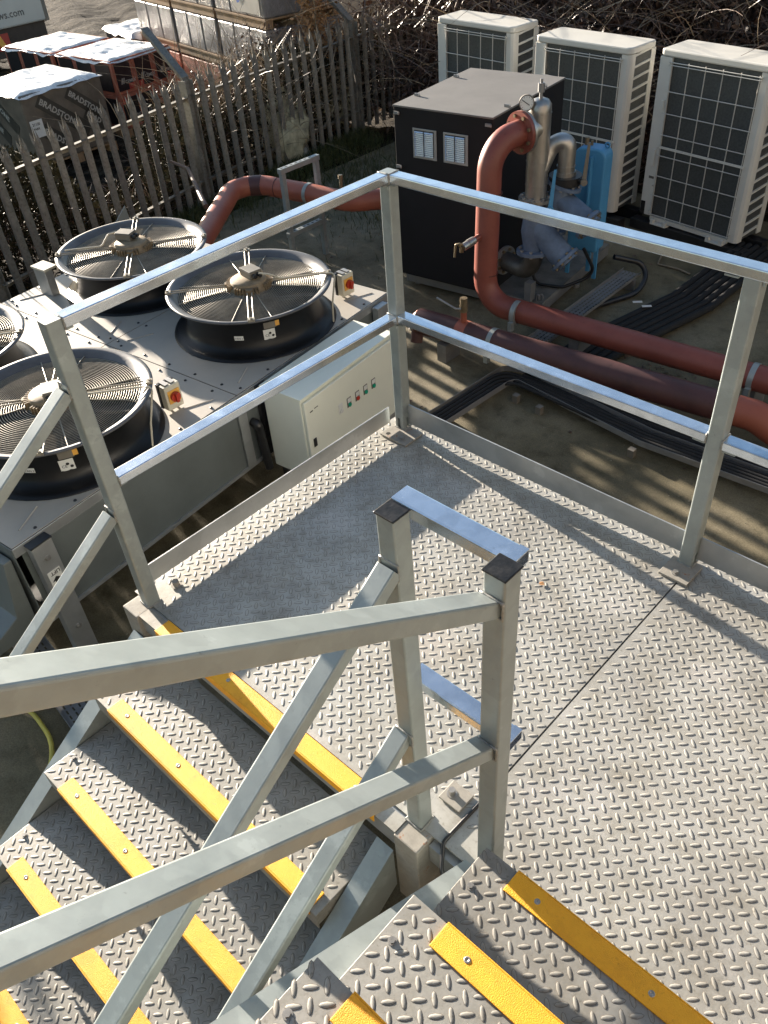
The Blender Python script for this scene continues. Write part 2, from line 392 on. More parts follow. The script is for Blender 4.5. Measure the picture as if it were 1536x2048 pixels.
F = [(j * nx + i, j * nx + i + 1, (j + 1) * nx + i + 1, (j + 1) * nx + i) for j in range(len(ys) - 1) for i in range(nx - 1)]
npmesh('ground', V, F, MSOIL, kind='structure', smooth=True)
MB().prism([(-4.75, -7, GZ - .02), (9, -7, GZ - .02), (9, 5.45, GZ - .02), (-5.05, 5.45, GZ - .02)], (0, 0, .02)).build('concrete_yard', MCONC, kind='structure')

# ------------------------------------------------------------ neighbouring building, unseen: inferred, and added behind the viewpoint for warm fill light
MBRK = simple('brown_brick_render', (.105, .092, .078), .85, 0, .15, 3, .2)
bd = thing('building', 'brown rendered building wall added out of view for its warm fill light', 'building', (5.2, -4, GZ))
MB().box(5.2, 5.5, -11, 5.0, GZ, 5.0).box(1.0, 5.19, -8.5, -8.2, GZ, 5.0).build('wall', MBRK, bd)
for y_ in (-7.5, -4.5, -1.5, 1.5):
    wf = MB().box(5.16, 5.198, y_, y_ + 1.2, .6, 2.0).build('window', MWHITE, bd, bevel=.004)
    MB().box(5.15, 5.158, y_ + .06, y_ + 1.14, .66, 1.94).build('pane', MBK, wf)

# ------------------------------------------------------------ chequer lozenges
PITCH = .042
def lens(ang):
    L, W, H = .0155, .0056, .00125; pts = []
    for k in range(8):
        t = 2 * math.pi * k / 8; cx, sy = math.cos(t), math.sin(t)
        x = L * (abs(cx) ** 1.0) * (1 if cx > 0 else -1); y = W * (abs(sy) ** 1.2) * (1 if sy > 0 else -1)
        pts.append((x, y))
    base = [(x * 1.06, y * 1.16, .0001) for x, y in pts]; foot = [(x * .97, y * .90, .0003) for x, y in pts]; sh = [(x * .86, y * .68, H * .75) for x, y in pts]; top = [(x * .66, y * .34, H) for x, y in pts]
    c, s = math.cos(ang), math.sin(ang)
    return np.array([(x * c - y * s, x * s + y * c, z) for x, y, z in base + foot + sh + top + [(0, 0, H * 1.10)]])
LA, LB = lens(R(45)), lens(R(-45))
LF = [(L * 8 + k, L * 8 + (k + 1) % 8, L * 8 + 8 + (k + 1) % 8, L * 8 + 8 + k) for L in range(3) for k in range(8)]
def lozenges(name, x0, x1, y0, y1, z, parent, mat, skip=None, ph=(0, 0), mirror=False):
    Vs = []; Fs = []; k = 0; m = .005
    i0, i1 = int(math.floor(x0 / PITCH)) - 1, int(math.ceil(x1 / PITCH)) + 1
    j0, j1 = int(math.floor(y0 / PITCH)) - 1, int(math.ceil(y1 / PITCH)) + 1
    for i in range(i0, i1 + 1):
        for j in range(j0, j1 + 1):
            for half, Lz in ((0, LA), (.5, LB)):
                x = (i + half) * PITCH + ph[0]; y = (j + half) * PITCH + ph[1]
                if not (x0 + m < x < x1 - m and y0 + m < y < y1 - m): continue
                if skip and skip(x, y): continue
                v = Lz.copy() if not mirror else (LB if half == 0 else LA).copy(); v[:, 0] += x; v[:, 1] += y; v[:, 2] += z
                v[:, 2] = z + (v[:, 2] - z) * (1 + .25 * noise.noise(Vector((x * 9, y * 9, 1)))); Vs.append(v); Fs.append(k); k += 33
    V = np.concatenate(Vs); Fq = np.array(LF); 
    T = [(24 + q, 24 + (q + 1) % 8, 32) for q in range(8)]
    allq = np.concatenate([Fq + b for b in Fs])
    tri = np.concatenate([np.array(T) + b for b in Fs])
    me = bpy.data.meshes.new(name)
    inv = np.array(wmat(parent).inverted()); V = V @ inv[:3, :3].T + inv[:3, 3]
    me.from_pydata(V.tolist(), [], allq.tolist() + tri.tolist())
    me.polygons.foreach_set('use_smooth', [True] * len(me.polygons)); me.materials.append(mat); me.materials.append(MFOOTSH)
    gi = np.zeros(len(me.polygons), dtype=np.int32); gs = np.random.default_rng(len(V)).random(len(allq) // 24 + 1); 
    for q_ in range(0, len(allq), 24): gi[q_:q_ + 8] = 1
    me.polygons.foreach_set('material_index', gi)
    o = link(bpy.data.objects.new(name, me)); o.parent = parent; o['kind'] = 'stuff'
    return o

# ------------------------------------------------------------ landing
SEAM = 1.358
land = thing('stair_landing', 'square galvanised chequer plate landing between the two stair flights with a dark joint', 'landing', (1.36, -.68, GZ))
pl = MB().prism([(-.085, -1.35, -.006), (SEAM - .003, -1.35, -.006), (SEAM - .003, .048, -.006), (-.085, .048, -.006)], (0, 0, .006)).build('deck_plate', MP, land)
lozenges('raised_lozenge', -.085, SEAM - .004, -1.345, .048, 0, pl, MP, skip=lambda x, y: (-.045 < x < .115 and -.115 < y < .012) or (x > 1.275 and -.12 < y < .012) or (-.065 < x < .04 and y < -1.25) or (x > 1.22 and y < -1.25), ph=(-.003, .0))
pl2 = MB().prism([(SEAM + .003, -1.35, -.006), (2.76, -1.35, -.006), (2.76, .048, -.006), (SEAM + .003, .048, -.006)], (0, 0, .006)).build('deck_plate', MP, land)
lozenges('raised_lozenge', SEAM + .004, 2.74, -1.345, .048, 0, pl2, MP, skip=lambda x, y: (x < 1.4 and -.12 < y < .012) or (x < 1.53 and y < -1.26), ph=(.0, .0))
e = MB()
e.box(-.085, 2.76, .0, .047, -.15, -.0075); e.box(-.085, -.035, -1.34, -.001, -.15, -.0075)
e.box(.005, 1.30, -1.36, -1.30, -.15, -.0075); e.box(1.50, 2.76, -1.345, -1.30, -.15, -.0075); e.box(1.33, 1.385, -1.295, -.05, -.15, -.012)
e.box(2.70, 2.755, -1.29, -.05, -.15, -.0075)
e.build('edge_beam', MG2, land)
for (x, y) in ((.0, -.05), (2.7, -.05), (1.36, -.05), (.0, -1.25), (1.36, -1.25), (2.7, -1.25)):
    MB().rhs((x + .02, y, GZ), (x + .02, y, -.15), .08, .08, (1, 0, 0)).build('support_leg', MG, land)
MB().tube(fillet([(SEAM, -1.19, .001), (SEAM - .004, -1.345, .001), (SEAM + .035, -1.40, -.02), (SEAM + .09, -1.42, -.05)], .03, 4), .006, 8).build('joint_strip', MBK, land)
# toe boards
MB().box(.03, 1.312, .004, .010, .032, .129).build('toe_board', MG2, land, bevel=.001)
MB().box(1.366, 2.68, .004, .010, .032, .132).build('toe_board', MG2, land, bevel=.001)
MB().box(-.056, -.050, -1.315, -.03, .022, .102).build('toe_board', MG2, land, bevel=.001)
# corner brackets carrying the stair posts
MB().box(-.060, .028, -1.419, -1.262, -.30, -.002).build('post_bracket', MR, land, bevel=.004)
MB().box(1.238, 1.322, -1.415, -1.262, -.34, -.002).build('post_bracket', MR, land, bevel=.004)
MB().box(1.262, 1.335, -1.256, -1.19, .0025, .0095).build('bolt_plate', MR, land, bevel=.002)
bolt(land, (1.285, -1.225, .0095), .010, .02); bolt(land, (.012, -1.235, .003), .013, .022, MR)

# ------------------------------------------------------------ guard rail on the landing
PW = .05
rail = thing('guard_rail', 'three galvanised posts with two rails round the far sides of the landing', 'railing', (0, 0, 0))
def post(parent, x, y, z0, z1, name='post', tx=0, ty=0, cap=False, w_=PW):
    return MB().rhs((x + tx, y + ty, z0), (x, y, z1), w_, w_, (0, 1, 0), .006).build(name, MG, parent)
def slot_cut(ob, pts, parent):
    # two rounded drain slots cut in the foot of a post
    mb = MB()
    for (cx, cy, ax) in pts:
        prof = []
        for k in range(9):
            t = math.pi * k / 8; prof.append((.009 * math.cos(t), .055 + .009 * math.sin(t)))
        prof = [(.009, -.01)] + prof + [(-.009, -.01)]
        if ax == 'y': mb.prism([(cx + a, cy - .02, z) for a, z in prof], (0, .030, 0))
        else: mb.prism([(cx - .010, cy + a, z) for a, z in prof], (.030, 0, 0))
    c = mb.build('cutter', MG)
    m = ob.modifiers.new('b', 'BOOLEAN'); m.object = c; m.operation = 'DIFFERENCE'; m.solver = 'EXACT'
    c.parent = None
    ml = wmat(ob)
    dg = bpy.context.evaluated_depsgraph_get(); dg.update()
    me = bpy.data.meshes.new_from_object(ob.evaluated_get(dg)); ob.modifiers.clear(); ob.data = me
    bpy.data.objects.remove(c)
pc = post(rail, 0, 0, .010, 1.10); 
slot_cut(pc, [(0, -.025, 'y'), (.025, 0, 'x')], rail)
pr = post(rail, 1.339, 0, .010, 1.068); slot_cut(pr, [(1.364, 0, 'x')], rail)
post(rail, 0, -1.338, .0, 1.10)
post(rail, 2.71, 0, .01, 1.10)
MB().box(-.04, .107, -.107, .006, .002, .010).build('base_plate', MR, rail, bevel=.001)
MB().box(1.288, 1.393, -.11, .006, .002, .011).build('base_plate', MR, rail, bevel=.001)
MB().box(2.65, 2.77, -.11, .006, .002, .011).build('base_plate', MR, rail, bevel=.001)
bolt(rail, (.062, -.078, .010), .010, .009); bolt(rail, (1.335, -.078, .011), .010, .009)
MB().cyl((-.012, -.085, .0095), (-.012, -.085, .0104), .010, 14).build('bolt_hole', MGASK, rail)
RH = .032
def flat_rail(parent, p0, p1, name, zt, w_=.05, h=RH):
    return MB().rhs((p0[0], p0[1], zt - h / 2), (p1[0], p1[1], zt - h / 2), w_, h, (0, 0, 1), .004).build(name, MGT, parent)
flat_rail(rail, (0, -1.311), (0, -.027), 'top_rail', 1.099); flat_rail(rail, (0, -1.311), (0, -.027), 'mid_rail', .552)
flat_rail(rail, (.027, 0), (2.683, 0), 'top_rail', 1.099); flat_rail(rail, (.027, 0), (1.312, 0), 'mid_rail', .556); flat_rail(rail, (1.366, 0), (2.683, 0), 'mid_rail', .550)
# small welded clips under the rail ends
cl = MB()
for z in (1.060, .515):
    cl.box(-.02, .02, -.05, -.026, z, z + .005); cl.box(.026, .05, -.02, .02, z, z + .005); cl.box(-.02, .02, -1.311, -1.287, z, z + .005)
    cl.tube([(.026, -.026, z + .0), (.027, -.027, z - .012)], .006, 8)
cl.box(1.27, 1.31, -.02, .02, .516, .521); cl.box(1.368, 1.41, -.02, .02, .510, .515); cl.box(1.26, 1.30, -.022, .022, 1.059, 1.064)
cl.box(1.366, 1.372, -.02, .02, 1.055, 1.066)
cl.build('weld_clip', MG, rail)
# outer stair handrail running down from the left post
SL = .683
def slope_rail(parent, x, y0, zt, y1, name, w_=.05, h=.036, s=SL):
    dz = h / 2 / math.cos(math.atan(abs(s)))
    return MB().rhs((x, y0, zt - dz), (x, y1, zt - dz + (y0 - y1) * s * -1), w_, h, (0, 0, 1), .005).build(name, MG, parent)
hr = thing('stair_handrail', 'sloping galvanised handrail on the outer left side of the lower flight beside the grey cooler', 'handrail', (0, -1.40, -.4))
slope_rail(hr, 0, -1.367, .905, -3.1, 'top_rail'); slope_rail(hr, 0, -1.367, .442, -3.1, 'mid_rail')
post(hr, 0, -3.12, -1.40, -.30)
# handrail between the flights: lower flight (post B) and upper flight (post C)
hb = thing('stair_handrail', 'inner galvanised handrail of the lower flight, on the black capped post nearer the cooler', 'handrail', (1.2, -1.33, 0))
MB().rhs((1.262, -1.333, -.001), (1.205, -1.292, 1.040), PW, PW, (0, 1, 0), .006).build('post', MG, hb)
slope_rail(hb, 1.215, -1.322, .935, -3.1, 'top_rail', s=.69); slope_rail(hb, 1.23, -1.335, .395, -3.1, 'mid_rail', s=.69)
post(hb, 1.23, -3.12, -1.4, -.33)
hc = thing('stair_handrail', 'large inner galvanised handrail of the upper flight on the capped post by the joint', 'handrail', (1.478, -1.32, 0))
post(hc, 1.478 - .003, -1.297, .002, 1.057, tx=.006, ty=-.012)
slope_rail(hc, 1.468, -1.318, 1.000, -3.2, 'top_rail', s=-.69); slope_rail(hc, 1.470, -1.322, .555, -3.2, 'mid_rail', s=-.69)
post(hc, 1.478, -3.22, 1.2, 2.3)
def capm(parent, x, y, z):
    mb = MB(); a = .0275
    mb.prism([(x - a, y - a, z), (x + a, y - a, z), (x + a, y + a, z), (x - a, y + a, z)], (0, 0, .005))
    return mb.build('end_cap', MCAP, parent, bevel=.003)
capm(hb, 1.205, -1.292, 1.041); capm(hc, 1.475, -1.297, 1.058)
gr = thing('cross_rail', 'upper of the two short blue reflecting galvanised rails fixed across the capped posts', 'rail', (1.33, -1.25, 1.03))
def hollow(parent, zt, x0, x1):
    y = -1.245; h = .032; w2 = .025; t = .003
    mb = MB().rhs((x0, y, zt - h / 2), (x1 - .02, y, zt - h / 2), .05, h, (0, 0, 1), .004)
    # open end: four thin walls
    mb.box(x1 - .02, x1, y - w2, y + w2, zt - t, zt); mb.box(x1 - .02, x1, y - w2, y + w2, zt - h, zt - h + t)
    mb.box(x1 - .02, x1, y - w2, y - w2 + t, zt - h + t, zt - t); mb.box(x1 - .02, x1, y + w2 - t, y + w2, zt - h + t, zt - t)
    return mb.build('hollow_rail', MGT, parent)
hollow(gr, 1.052, 1.182, 1.478)
gr2 = thing('cross_rail', 'lower of the two short blue reflecting galvanised rails fixed across the capped posts', 'rail', (1.33, -1.25, .5))
hollow(gr2, .503, 1.196, 1.492)

def weld(parent, c, ux, uy, hx, hy, seed):
    c, ux, uy = Vector(c), Vector(ux), Vector(uy); rn = random.Random(seed); path = []
    corners = [(-1, -1), (1, -1), (1, 1), (-1, 1)]
    for q in range(4):
        a, b = corners[q], corners[(q + 1) % 4]
        for i in range(7):
            t_ = i / 7; path.append(c + ux * hx * (a[0] + (b[0] - a[0]) * t_) + uy * hy * (a[1] + (b[1] - a[1]) * t_))
    path.append(path[0]); rs = [rn.uniform(.0022, .0042) for _ in path]; rs[-1] = rs[0]
    return MB().tube(path, rs, 6, cap=False).build('weld_bead', MWELD, parent)
MWELD = simple('dull_weld', (.30, .30, .28), .5, .4, .3, 60, .3)
for z, zz in ((1.083, 0), (.537, 1)):
    weld(rail, (0, -1.312, z), (1, 0, 0), (0, 0, 1), .025, .016, zz); weld(rail, (0, -.026, z), (1, 0, 0), (0, 0, 1), .025, .016, zz + 2)
    weld(rail, (.026, 0, z), (0, 1, 0), (0, 0, 1), .025, .016, zz + 4)
weld(rail, (1.313, 0, .540), (0, 1, 0), (0, 0, 1), .025, .016, 8); weld(rail, (1.365, 0, .534), (0, 1, 0), (0, 0, 1), .025, .016, 9)
for (p_, x_, y_, z_, k_) in ((hr, 0, -1.3645, .888, 1), (hr, 0, -1.3645, .425, 2), (hb, 1.213, -1.321, .912, 3), (hb, 1.240, -1.344, .372, 4), (hc, 1.474, -1.325, .985, 5), (hc, 1.477, -1.330, .540, 6)):
    weld(p_, (x_, y_, z_), (1, 0, 0), (0, 0, 1), .025, .021, k_ + 20)
for (p_, x_, y_) in ((rail, 0, 0), (rail, 1.339, 0)):
    weld(p_, (x_, y_, .011), (1, 0, 0), (0, 1, 0), .026, .026, 31)
weld(hb, (1.262, -1.333, .0), (1, 0, 0), (0, 1, 0), .027, .027, 33); weld(rail, (0, -1.338, .0), (1, 0, 0), (0, 1, 0), .026, .026, 34)

# ------------------------------------------------------------ stairs
RISE, GO = .172, .2535
def nosing(parent, x0, x1, yf, zt, front):   # front = -1 lower flight (drops on the -y side), +1 upper flight
    w_ = .058; t = .005; yb = yf - front * w_
    mb = MB(); a, b = sorted((yf, yb)); mb.box(x0, x1, a, b, zt, zt + t)
    c, d = sorted((yf + front * .004, yf - 0)); mb.box(x0, x1, c, d, zt - .026, zt + t)
    o = mb.build('nosing', MY, parent, bevel=.0015)
    ym = (yf + yb) / 2; k = x0 + .075
    src = None
    while k < x1 - .03:
        if src is None:
            s = MB().lathe([(.0001, .0002), (.0028, .0003), (.0030, .0009), (.0062, .0011), (.0072, .0002)], (0, 0, 0), n=16)
            src = s.build('screw', MSCREW, o, local=True); src.location = (k - wmat(o).translation.x, ym - wmat(o).translation.y, zt + t - wmat(o).translation.z)
        else:
            c_ = src.copy(); link(c_); c_.parent = o; c_.location = (k - wmat(o).translation.x, ym - wmat(o).translation.y, zt + t - wmat(o).translation.z)
        k += .287
    return o
nosing(land, .133, 1.165, -1.412, .001, -1).name = 'nosing'
MB().box(.028, 1.238, -1.409, -1.361, -.005, 0).build('nosing_plate', MP, land)
MB().box(.028, 1.238, -1.405, -1.399, -.080, -.006).build('nosing_lip', MG2, land)
lower = thing('staircase', 'lower chequer plate flight with yellow nosings descending left of the landing', 'staircase', (.6, -1.4, GZ))
upper = thing('staircase', 'upper chequer plate flight with yellow nosings rising in the bottom right corner', 'staircase', (2.0, -1.35, 0))
def stringer(parent, x0, x1, y0, z0, y1, s, d=.20, t=.006):
    # channel: sloping top flange with a web below; z at y0
    z1 = z0 + (y0 - y1) * s
    mb = MB()
    mb.prism([(x0, y0, z0), (x1, y0, z0), (x1, y0, z0 - t), (x0, y0, z0 - t)], (0, y1 - y0, z1 - z0))
    for xx in (x0, x1 - t):
        mb.prism([(xx, y0, z0 - t - .0005), (xx + t, y0, z0 - t - .0005), (xx + t, y0, z0 - d), (xx, y0, z0 - d)], (0, y1 - y0, z1 - z0))
    return mb.build('stringer', MG, parent)
stringer(lower, -.022, .046, -1.425, -.095, -2.83, -.683)
stringer(lower, 1.175, 1.236, -1.42, -.085, -2.83, -.683)
stringer(upper, 1.428, 1.494, -1.325, -.012, -3.2, .683)
stringer(upper, 2.66, 2.72, -1.35, .02, -3.2, .683)
def tread(parent, x0, x1, yf, zt, front, k, mat, nx0, nx1):
    yb = yf - front * .275
    a, b = sorted((yf, yb)); mb = MB()
    mb.box(x0, x1, a, b, zt - .005, zt)
    mb.box(x0, x1, a, a + .005, zt - .08, zt - .005); mb.box(x0, x1, b - .005, b, zt - .08, zt - .005)
    mb.box(x0, x0 + .005, a + .005, b - .005, zt - .06, zt - .005); mb.box(x1 - .005, x1, a + .005, b - .005, zt - .06, zt - .005)
    o = mb.build('tread', mat, parent, bevel=.0012)
    ph = ((k * 17 % 7) * .004, (k * 31 % 9) * .0042)
    ny = (yf - front * .055)
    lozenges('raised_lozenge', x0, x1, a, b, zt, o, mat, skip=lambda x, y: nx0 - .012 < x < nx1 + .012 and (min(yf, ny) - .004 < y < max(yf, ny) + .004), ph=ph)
    nosing(parent, nx0, nx1, yf + front * .0, zt + .001, front)
    for xx in (x0 + .03,):
        for yy in (yf - front * .10,):
            bolt(o, (xx, yy, zt), .0065, .006, MSCREW)
    return o
for k in range(1, 8):
    tread(lower, .05, 1.17, -1.4115 - GO * k, -RISE * k, -1, k, MPD, .142 + .002 * k, 1.145)
for k in range(1, 9):
    tread(upper, 1.50, 2.655, -1.352 - GO * (k - 1), RISE * k, 1, k + 10, MPD, 1.592, 2.56)
# flange plate folded behind the joint of both stairs (light grey gusset)
MB().box(1.325, 1.42, -1.37, -1.30, -.10, -.02).build('stair_cleat', MG2, upper)

# ------------------------------------------------------------ dry cooler
TH = R(6.8)
cool = thing('dry_cooler', 'long grey air cooler with four black caged fans on its flat cream deck', 'cooler', (-.85, -1.49, GZ), TH)
CI = wmat(cool).inverted()
def cl_(x, y, z=0): return CI @ Vector((x, y, z))
DH = .88; CW = 2.06; CL = 2.64
mid = -CW / 2; lm = CL / 2 + .02
for (a, b) in ((-CW, mid), (mid, 0)):
    for (c, d) in ((0, lm), (lm, CL)):
        MB().box(a + .003, b - .003, c + .003, d - .003, DH - .003, DH).build('deck_panel', MDECK, cool, local=True)
MB().box(-CW + .002, -.004, .004, CL - .004, DH - .006, DH - .0035).build('deck_backing', MGASK, cool, local=True)
MB().box(-CW + .01, -.01, .01, CL - .01, DH - .05, DH - .007).build('deck_frame', MSIDE, cool, local=True)
# turned down deck lip and side panels
for (c, d) in ((.03, lm - .02), (lm + .02, CL - .03)):
    MB().box(-.008, 0.0, c, d, DH - .44, DH - .055).build('side_panel', MSIDE, cool, local=True, bevel=.002)
    MB().box(-CW, -CW + .008, c, d, DH - .44, DH - .055).build('side_panel', MSIDE, cool, local=True)
MB().box(-.002, .004, 0, CL, DH - .052, DH - .004).build('deck_lip', MG2, cool, local=True, bevel=.001)
MB().box(-.016, .010, 0, CL, DH - .46, DH - .441).build('bottom_rail', MG2, cool, local=True)
MB().box(-CW, 0, -.004, 0, DH - .44, DH - .004).build('end_panel', MSIDE, cool, local=True)
MB().box(-CW, 0, CL, CL + .004, DH - .44, DH - .004).build('end_panel', MSIDE, cool, local=True)
MB().box(-CW + .04, -.04, .04, CL - .04, DH - .42, DH - .40).build('coil_underside', MCOIL, cool, local=True)
MB().box(0.004, .014, lm - .03, lm + .03, DH - .44, DH - .02).build('joint_post', MG2, cool, local=True, bevel=.001)
MB().box(.006, .03, lm + .12, lm + .19, DH - .44, DH - .01).build('joint_post', MBK, cool, local=True, bevel=.001)
MB().tube(fillet([(.006, lm + .065, DH - .20), (.045, lm + .065, DH - .20), (.045, lm + .085, DH - .50)], .02), .024, 10).build('header_hose', MBK, cool, local=True)
for (x, y) in ((.012, .10), (.012, CL - .12), (-CW - .03, .10), (-CW - .03, CL - .12), (-CW - .03, 1.26)):
    l = MB().box(x - .0, x + .045, y - .05, y + .05, 0, DH - .02); l.build('leg', MG2, cool, local=True, bevel=.003)
    MB().box(x - .03, x + .07, y - .07, y + .07, 0, .008).build('foot_plate', MG2, cool, local=True)
MB().box(.010, .060, .048, .152, DH - .0195, DH - .012).build('leg_cap', MBK, cool, local=True)
bolt_src = MB().tube([(0, 0, 0), (.004, 0, 0)], .014, 12).tube([(.004, 0, 0), (.012, 0, 0)], .009, 6).build('leg_bolt', MSCREW, cool, local=True); bolt_src.location = (.057, .10, DH - .10)
inst(bolt_src, (.057, .10, DH - .53), cool); 
# sloping end bracket below the deck end (bottom left of the photograph)
MB().prism([(-.02, -.05, DH - .06), (-.02, -.10, DH - .34), (-.02, -.24, DH - .40), (-.02, -.24, DH - .46), (-.02, -.03, DH - .46), (-.02, -.012, DH - .06)], (-.9, 0, 0)).build('end_guard', MSIDE, cool, local=True, bevel=.004)
# lift sticker
st = MB(); quad_mb(st, (.0585, .068, DH - .285), (0, 1, 0), (0, 0, 1), .062, .115, .0012); stk = st.build('lift_sticker', MWHITE, cool, local=True)
tt = MB(); text_mb(tt, 'LIFT', .026, (.0600, .0725, DH - .277), (0, 1, 0), (0, 0, 1), .0008, .0006); text_mb(tt, 'LIFT', .026, (.0600, .127, DH - .1775), (0, -1, 0), (0, 0, -1), .0008, .0006)
tt.prism([(.0602, .099, DH - 0.207), (.0602, .124, DH - 0.228), (.0602, .109, DH - 0.228), (.0602, .109, DH - 0.247), (.0602, .089, DH - 0.247), (.0602, .089, DH - 0.228), (.0602, .074, DH - 0.228)], (.0006, 0, 0))
tt.build('lettering', MINK, stk, local=True)
# lift post standing through the deck at the left edge
MB().box(-1.95, -1.83, 1.57, 1.625, DH + .0005, DH + .165).build('lifting_post', MG2, cool, local=True, bevel=.003)
MB().box(-1.96, -1.82, 1.565, 1.66, DH + .1655, DH + .18).build('post_top', MCREAM2, cool, local=True, bevel=.002)
MB().prism([(-CW + .02, 2.08, DH + .002), (-CW + .02, 2.45, DH + .002), (-CW + .02, 2.42, DH + .25)], (-.006, 0, 0)).build('triangular_fin', MSIDE, cool, local=True)
# deck screws
ms = MB()
for yy in np.arange(.14, CL, .21):
    for xx in (-CW + .04, mid - .035, mid + .035, -.03):
        if abs(yy - lm) > .03: ms.lathe([(.0001, .006), (.006, .005), (.009, 0)], (xx, yy, DH), n=8)
for xx in np.arange(-CW + .12, -.05, .2):
    for dy in (-.035, .035): ms.lathe([(.0001, .006), (.006, .005), (.009, 0)], (xx, lm + dy, DH), n=8)
ms.build('deck_screw', MBK, cool, local=True, kind='stuff')
# pressed diagonal stiffening ribs
rb = MB()
for (cx, cy) in ((mid / 2, lm / 2), (mid * 1.5, lm / 2), (mid / 2, lm * 1.5), (mid * 1.5, lm * 1.5)):
    for sx, sy in ((1, 1), (-1, 1), (1, -1), (-1, -1)):
        rb.tube([(cx + sx * .37, cy + sy * .44, DH + .0005), (cx + sx * .44, cy + sy * .58, DH + .0005)], .004, 6)
rb.build('pressed_rib', MDECK, cool, local=True, kind='stuff')

def make_fan(c):
    f = MB().lathe([(.490, .001), (.486, .010), (.460, .015), (.420, .026), (.402, .055), (.396, .10), (.396, .190), (.410, .222), (.462, .250)], n=64).build('fan_shroud', MDG, cool, local=True)
    f.location = c; f.scale = (.955, .955, .90)
    MB().lathe([(.461, .248), (.484, .252), (.487, .262), (.470, .264), (.444, .252), (.422, .232)], n=64).build('rim', MRIM, f, local=True)
    MB().lathe([(.4215, .2315), (.398, .200), (.389, .16), (.387, .01)], n=64).build('throat', MDG, f, local=True)
    gd = MB()
    for k in range(25):
        r = .125 + k * .0121; z = .232 + .012 * (1 - ((r - .12) / .3) ** 2); n = 56
        gd.lathe([(r + .0027, z), (r, z + .0026), (r - .0027, z), (r, z - .002)], n=n, closed=True)
    gd.build('wire_guard', MGUARD, f, local=True)
    sp = MB()
    for k in range(12):
        a = 2 * math.pi * (k + .5) / 12 if k % 3 != 1 else None
        if a is None: continue
        sp.tube([(.12 * math.cos(a), .12 * math.sin(a), .250), (.43 * math.cos(a), .43 * math.sin(a), .238)], .0032, 6)
    sp.build('guard_spoke', MGUARD, f, local=True)
    mt = MB().lathe([(.0001, .300), (.098, .299), (.106, .292), (.108, .262), (.122, .258), (.122, .235), (.105, .232)], n=40).build('motor', MMOT, f, local=True)
    rbm = MB()
    for k in range(44):
        a = 2 * math.pi * k / 44
        if k % 11 in (4, 5): continue
        T = Matrix.Rotation(a, 4, 'Z'); rbm.box(.108, .131, -.0025, .0025, .236, .285, T)
    for k in range(4):
        T = Matrix.Rotation(2 * math.pi * k / 4, 4, 'Z'); rbm.box(.10, .140, -.016, .016, .262, .282, T)
    rbm.build('cooling_fin', MMOT, mt, local=True, kind='stuff')
    for k in range(4):
        T = Matrix.Rotation(math.pi / 2 * k, 4, 'Z'); a = MB()
        for s in (-1, 1): a.tube([T @ Vector((.118, s * .013, .268)), T @ Vector((.465, s * .013, .268))], .0042, 8)
        a.box(.455, .486, -.019, .019, .260, .276, T)
        a.tube([T @ Vector((.475, 0, .27)), T @ Vector((.475, 0, .284))], .008, 8)
        a.build('support_arm', MGUARD, f, local=True)
    bl = MB()
    for k in range(7):
        a0 = 2 * math.pi * k / 7; vs = []
        for (r, da, z) in ((.10, -.25, .16), (.39, -.28, .175), (.39, .30, .09), (.10, .30, .10)):
            vs.append((r * math.cos(a0 + da), r * math.sin(a0 + da), z))
        bl.prism(vs, (0, 0, .004))
    bl.build('blade', MBLADE, f, local=True)
    MB().lathe([(.0001, .02), (.385, .02)], n=32).build('coil_below', MGASK, f, local=True)
    return f
fc = {}
for nm, (x, y) in {'f2': (-1.535, .415), 'f1': (-2.56, .32), 'f3': (-1.372, -.915), 'f4': (-2.395, -1.03)}.items():
    q = cl_(x, y); fc[nm] = (q.x, q.y, DH)
fan = make_fan(fc['f2'])
def tbox(f, pos, ang, cable, col=MTB):
    T = Matrix.Translation(pos) @ Matrix.Rotation(ang, 4, 'Z')
    o = MB().box(-.055, .055, -.042, .042, 0, .048, T).build('terminal_box', col, f, local=True, bevel=.003)
    MB().box(-.057, .057, -.044, .044, .034, .040, T).build('lid_joint', MTB, o, local=True)
    MB().tube([T @ Vector((.055, .012, .022)), T @ Vector((.085, .012, .022))], .013, 10).tube([T @ Vector((.055, -.02, .022)), T @ Vector((.080, -.02, .022))], .013, 10).build('cable_gland', MBK, o, local=True)
    MB().tube(fillet(cable, .03, 5), .0055, 8).build('cable', MCABLE, f, local=True)
fans = {'f2': fan}
for k in ('f1', 'f3', 'f4'):
    c_ = copy_tree(fan, cool); c_.location = fc[k]; fans[k] = c_
fans['f2'].rotation_euler = (0, 0, R(45)); fans['f1'].rotation_euler = (0, 0, R(46)); fans['f3'].rotation_euler = (0, 0, R(47)); fans['f4'].rotation_euler = (0, 0, R(43))
def fl(f, x, y, z=0):   # local point of fan from an unrotated offset
    a = -f.rotation_euler.z; return Vector((x * math.cos(a) - y * math.sin(a), x * math.sin(a) + y * math.cos(a), z))
f = fans['f2']; tbox(f, fl(f, -.005, .035, .300), R(-38 - 20), [fl(f, .075, .02, .34), fl(f, .13, .05, .33), fl(f, .15, .12, .278), fl(f, .33, .30, .275), fl(f, .37, .35, .27), fl(f, .42, .24, .12), fl(f, .43, .22, .01)])
f = fans['f1']; tbox(f, fl(f, -.06, .02, .300), R(-38 + 10), [fl(f, -.12, .0, .34), fl(f, -.15, -.05, .335), fl(f, -.15, -.12, .278), fl(f, -.33, -.28, .275)])
f = fans['f3']; tbox(f, fl(f, .04, -.01, .300), R(-40 - 40), [fl(f, .10, .03, .33), fl(f, .14, .09, .278), fl(f, .33, .28, .275), fl(f, .37, .32, .27), fl(f, .42, .22, .12), fl(f, .44, .18, .01)])
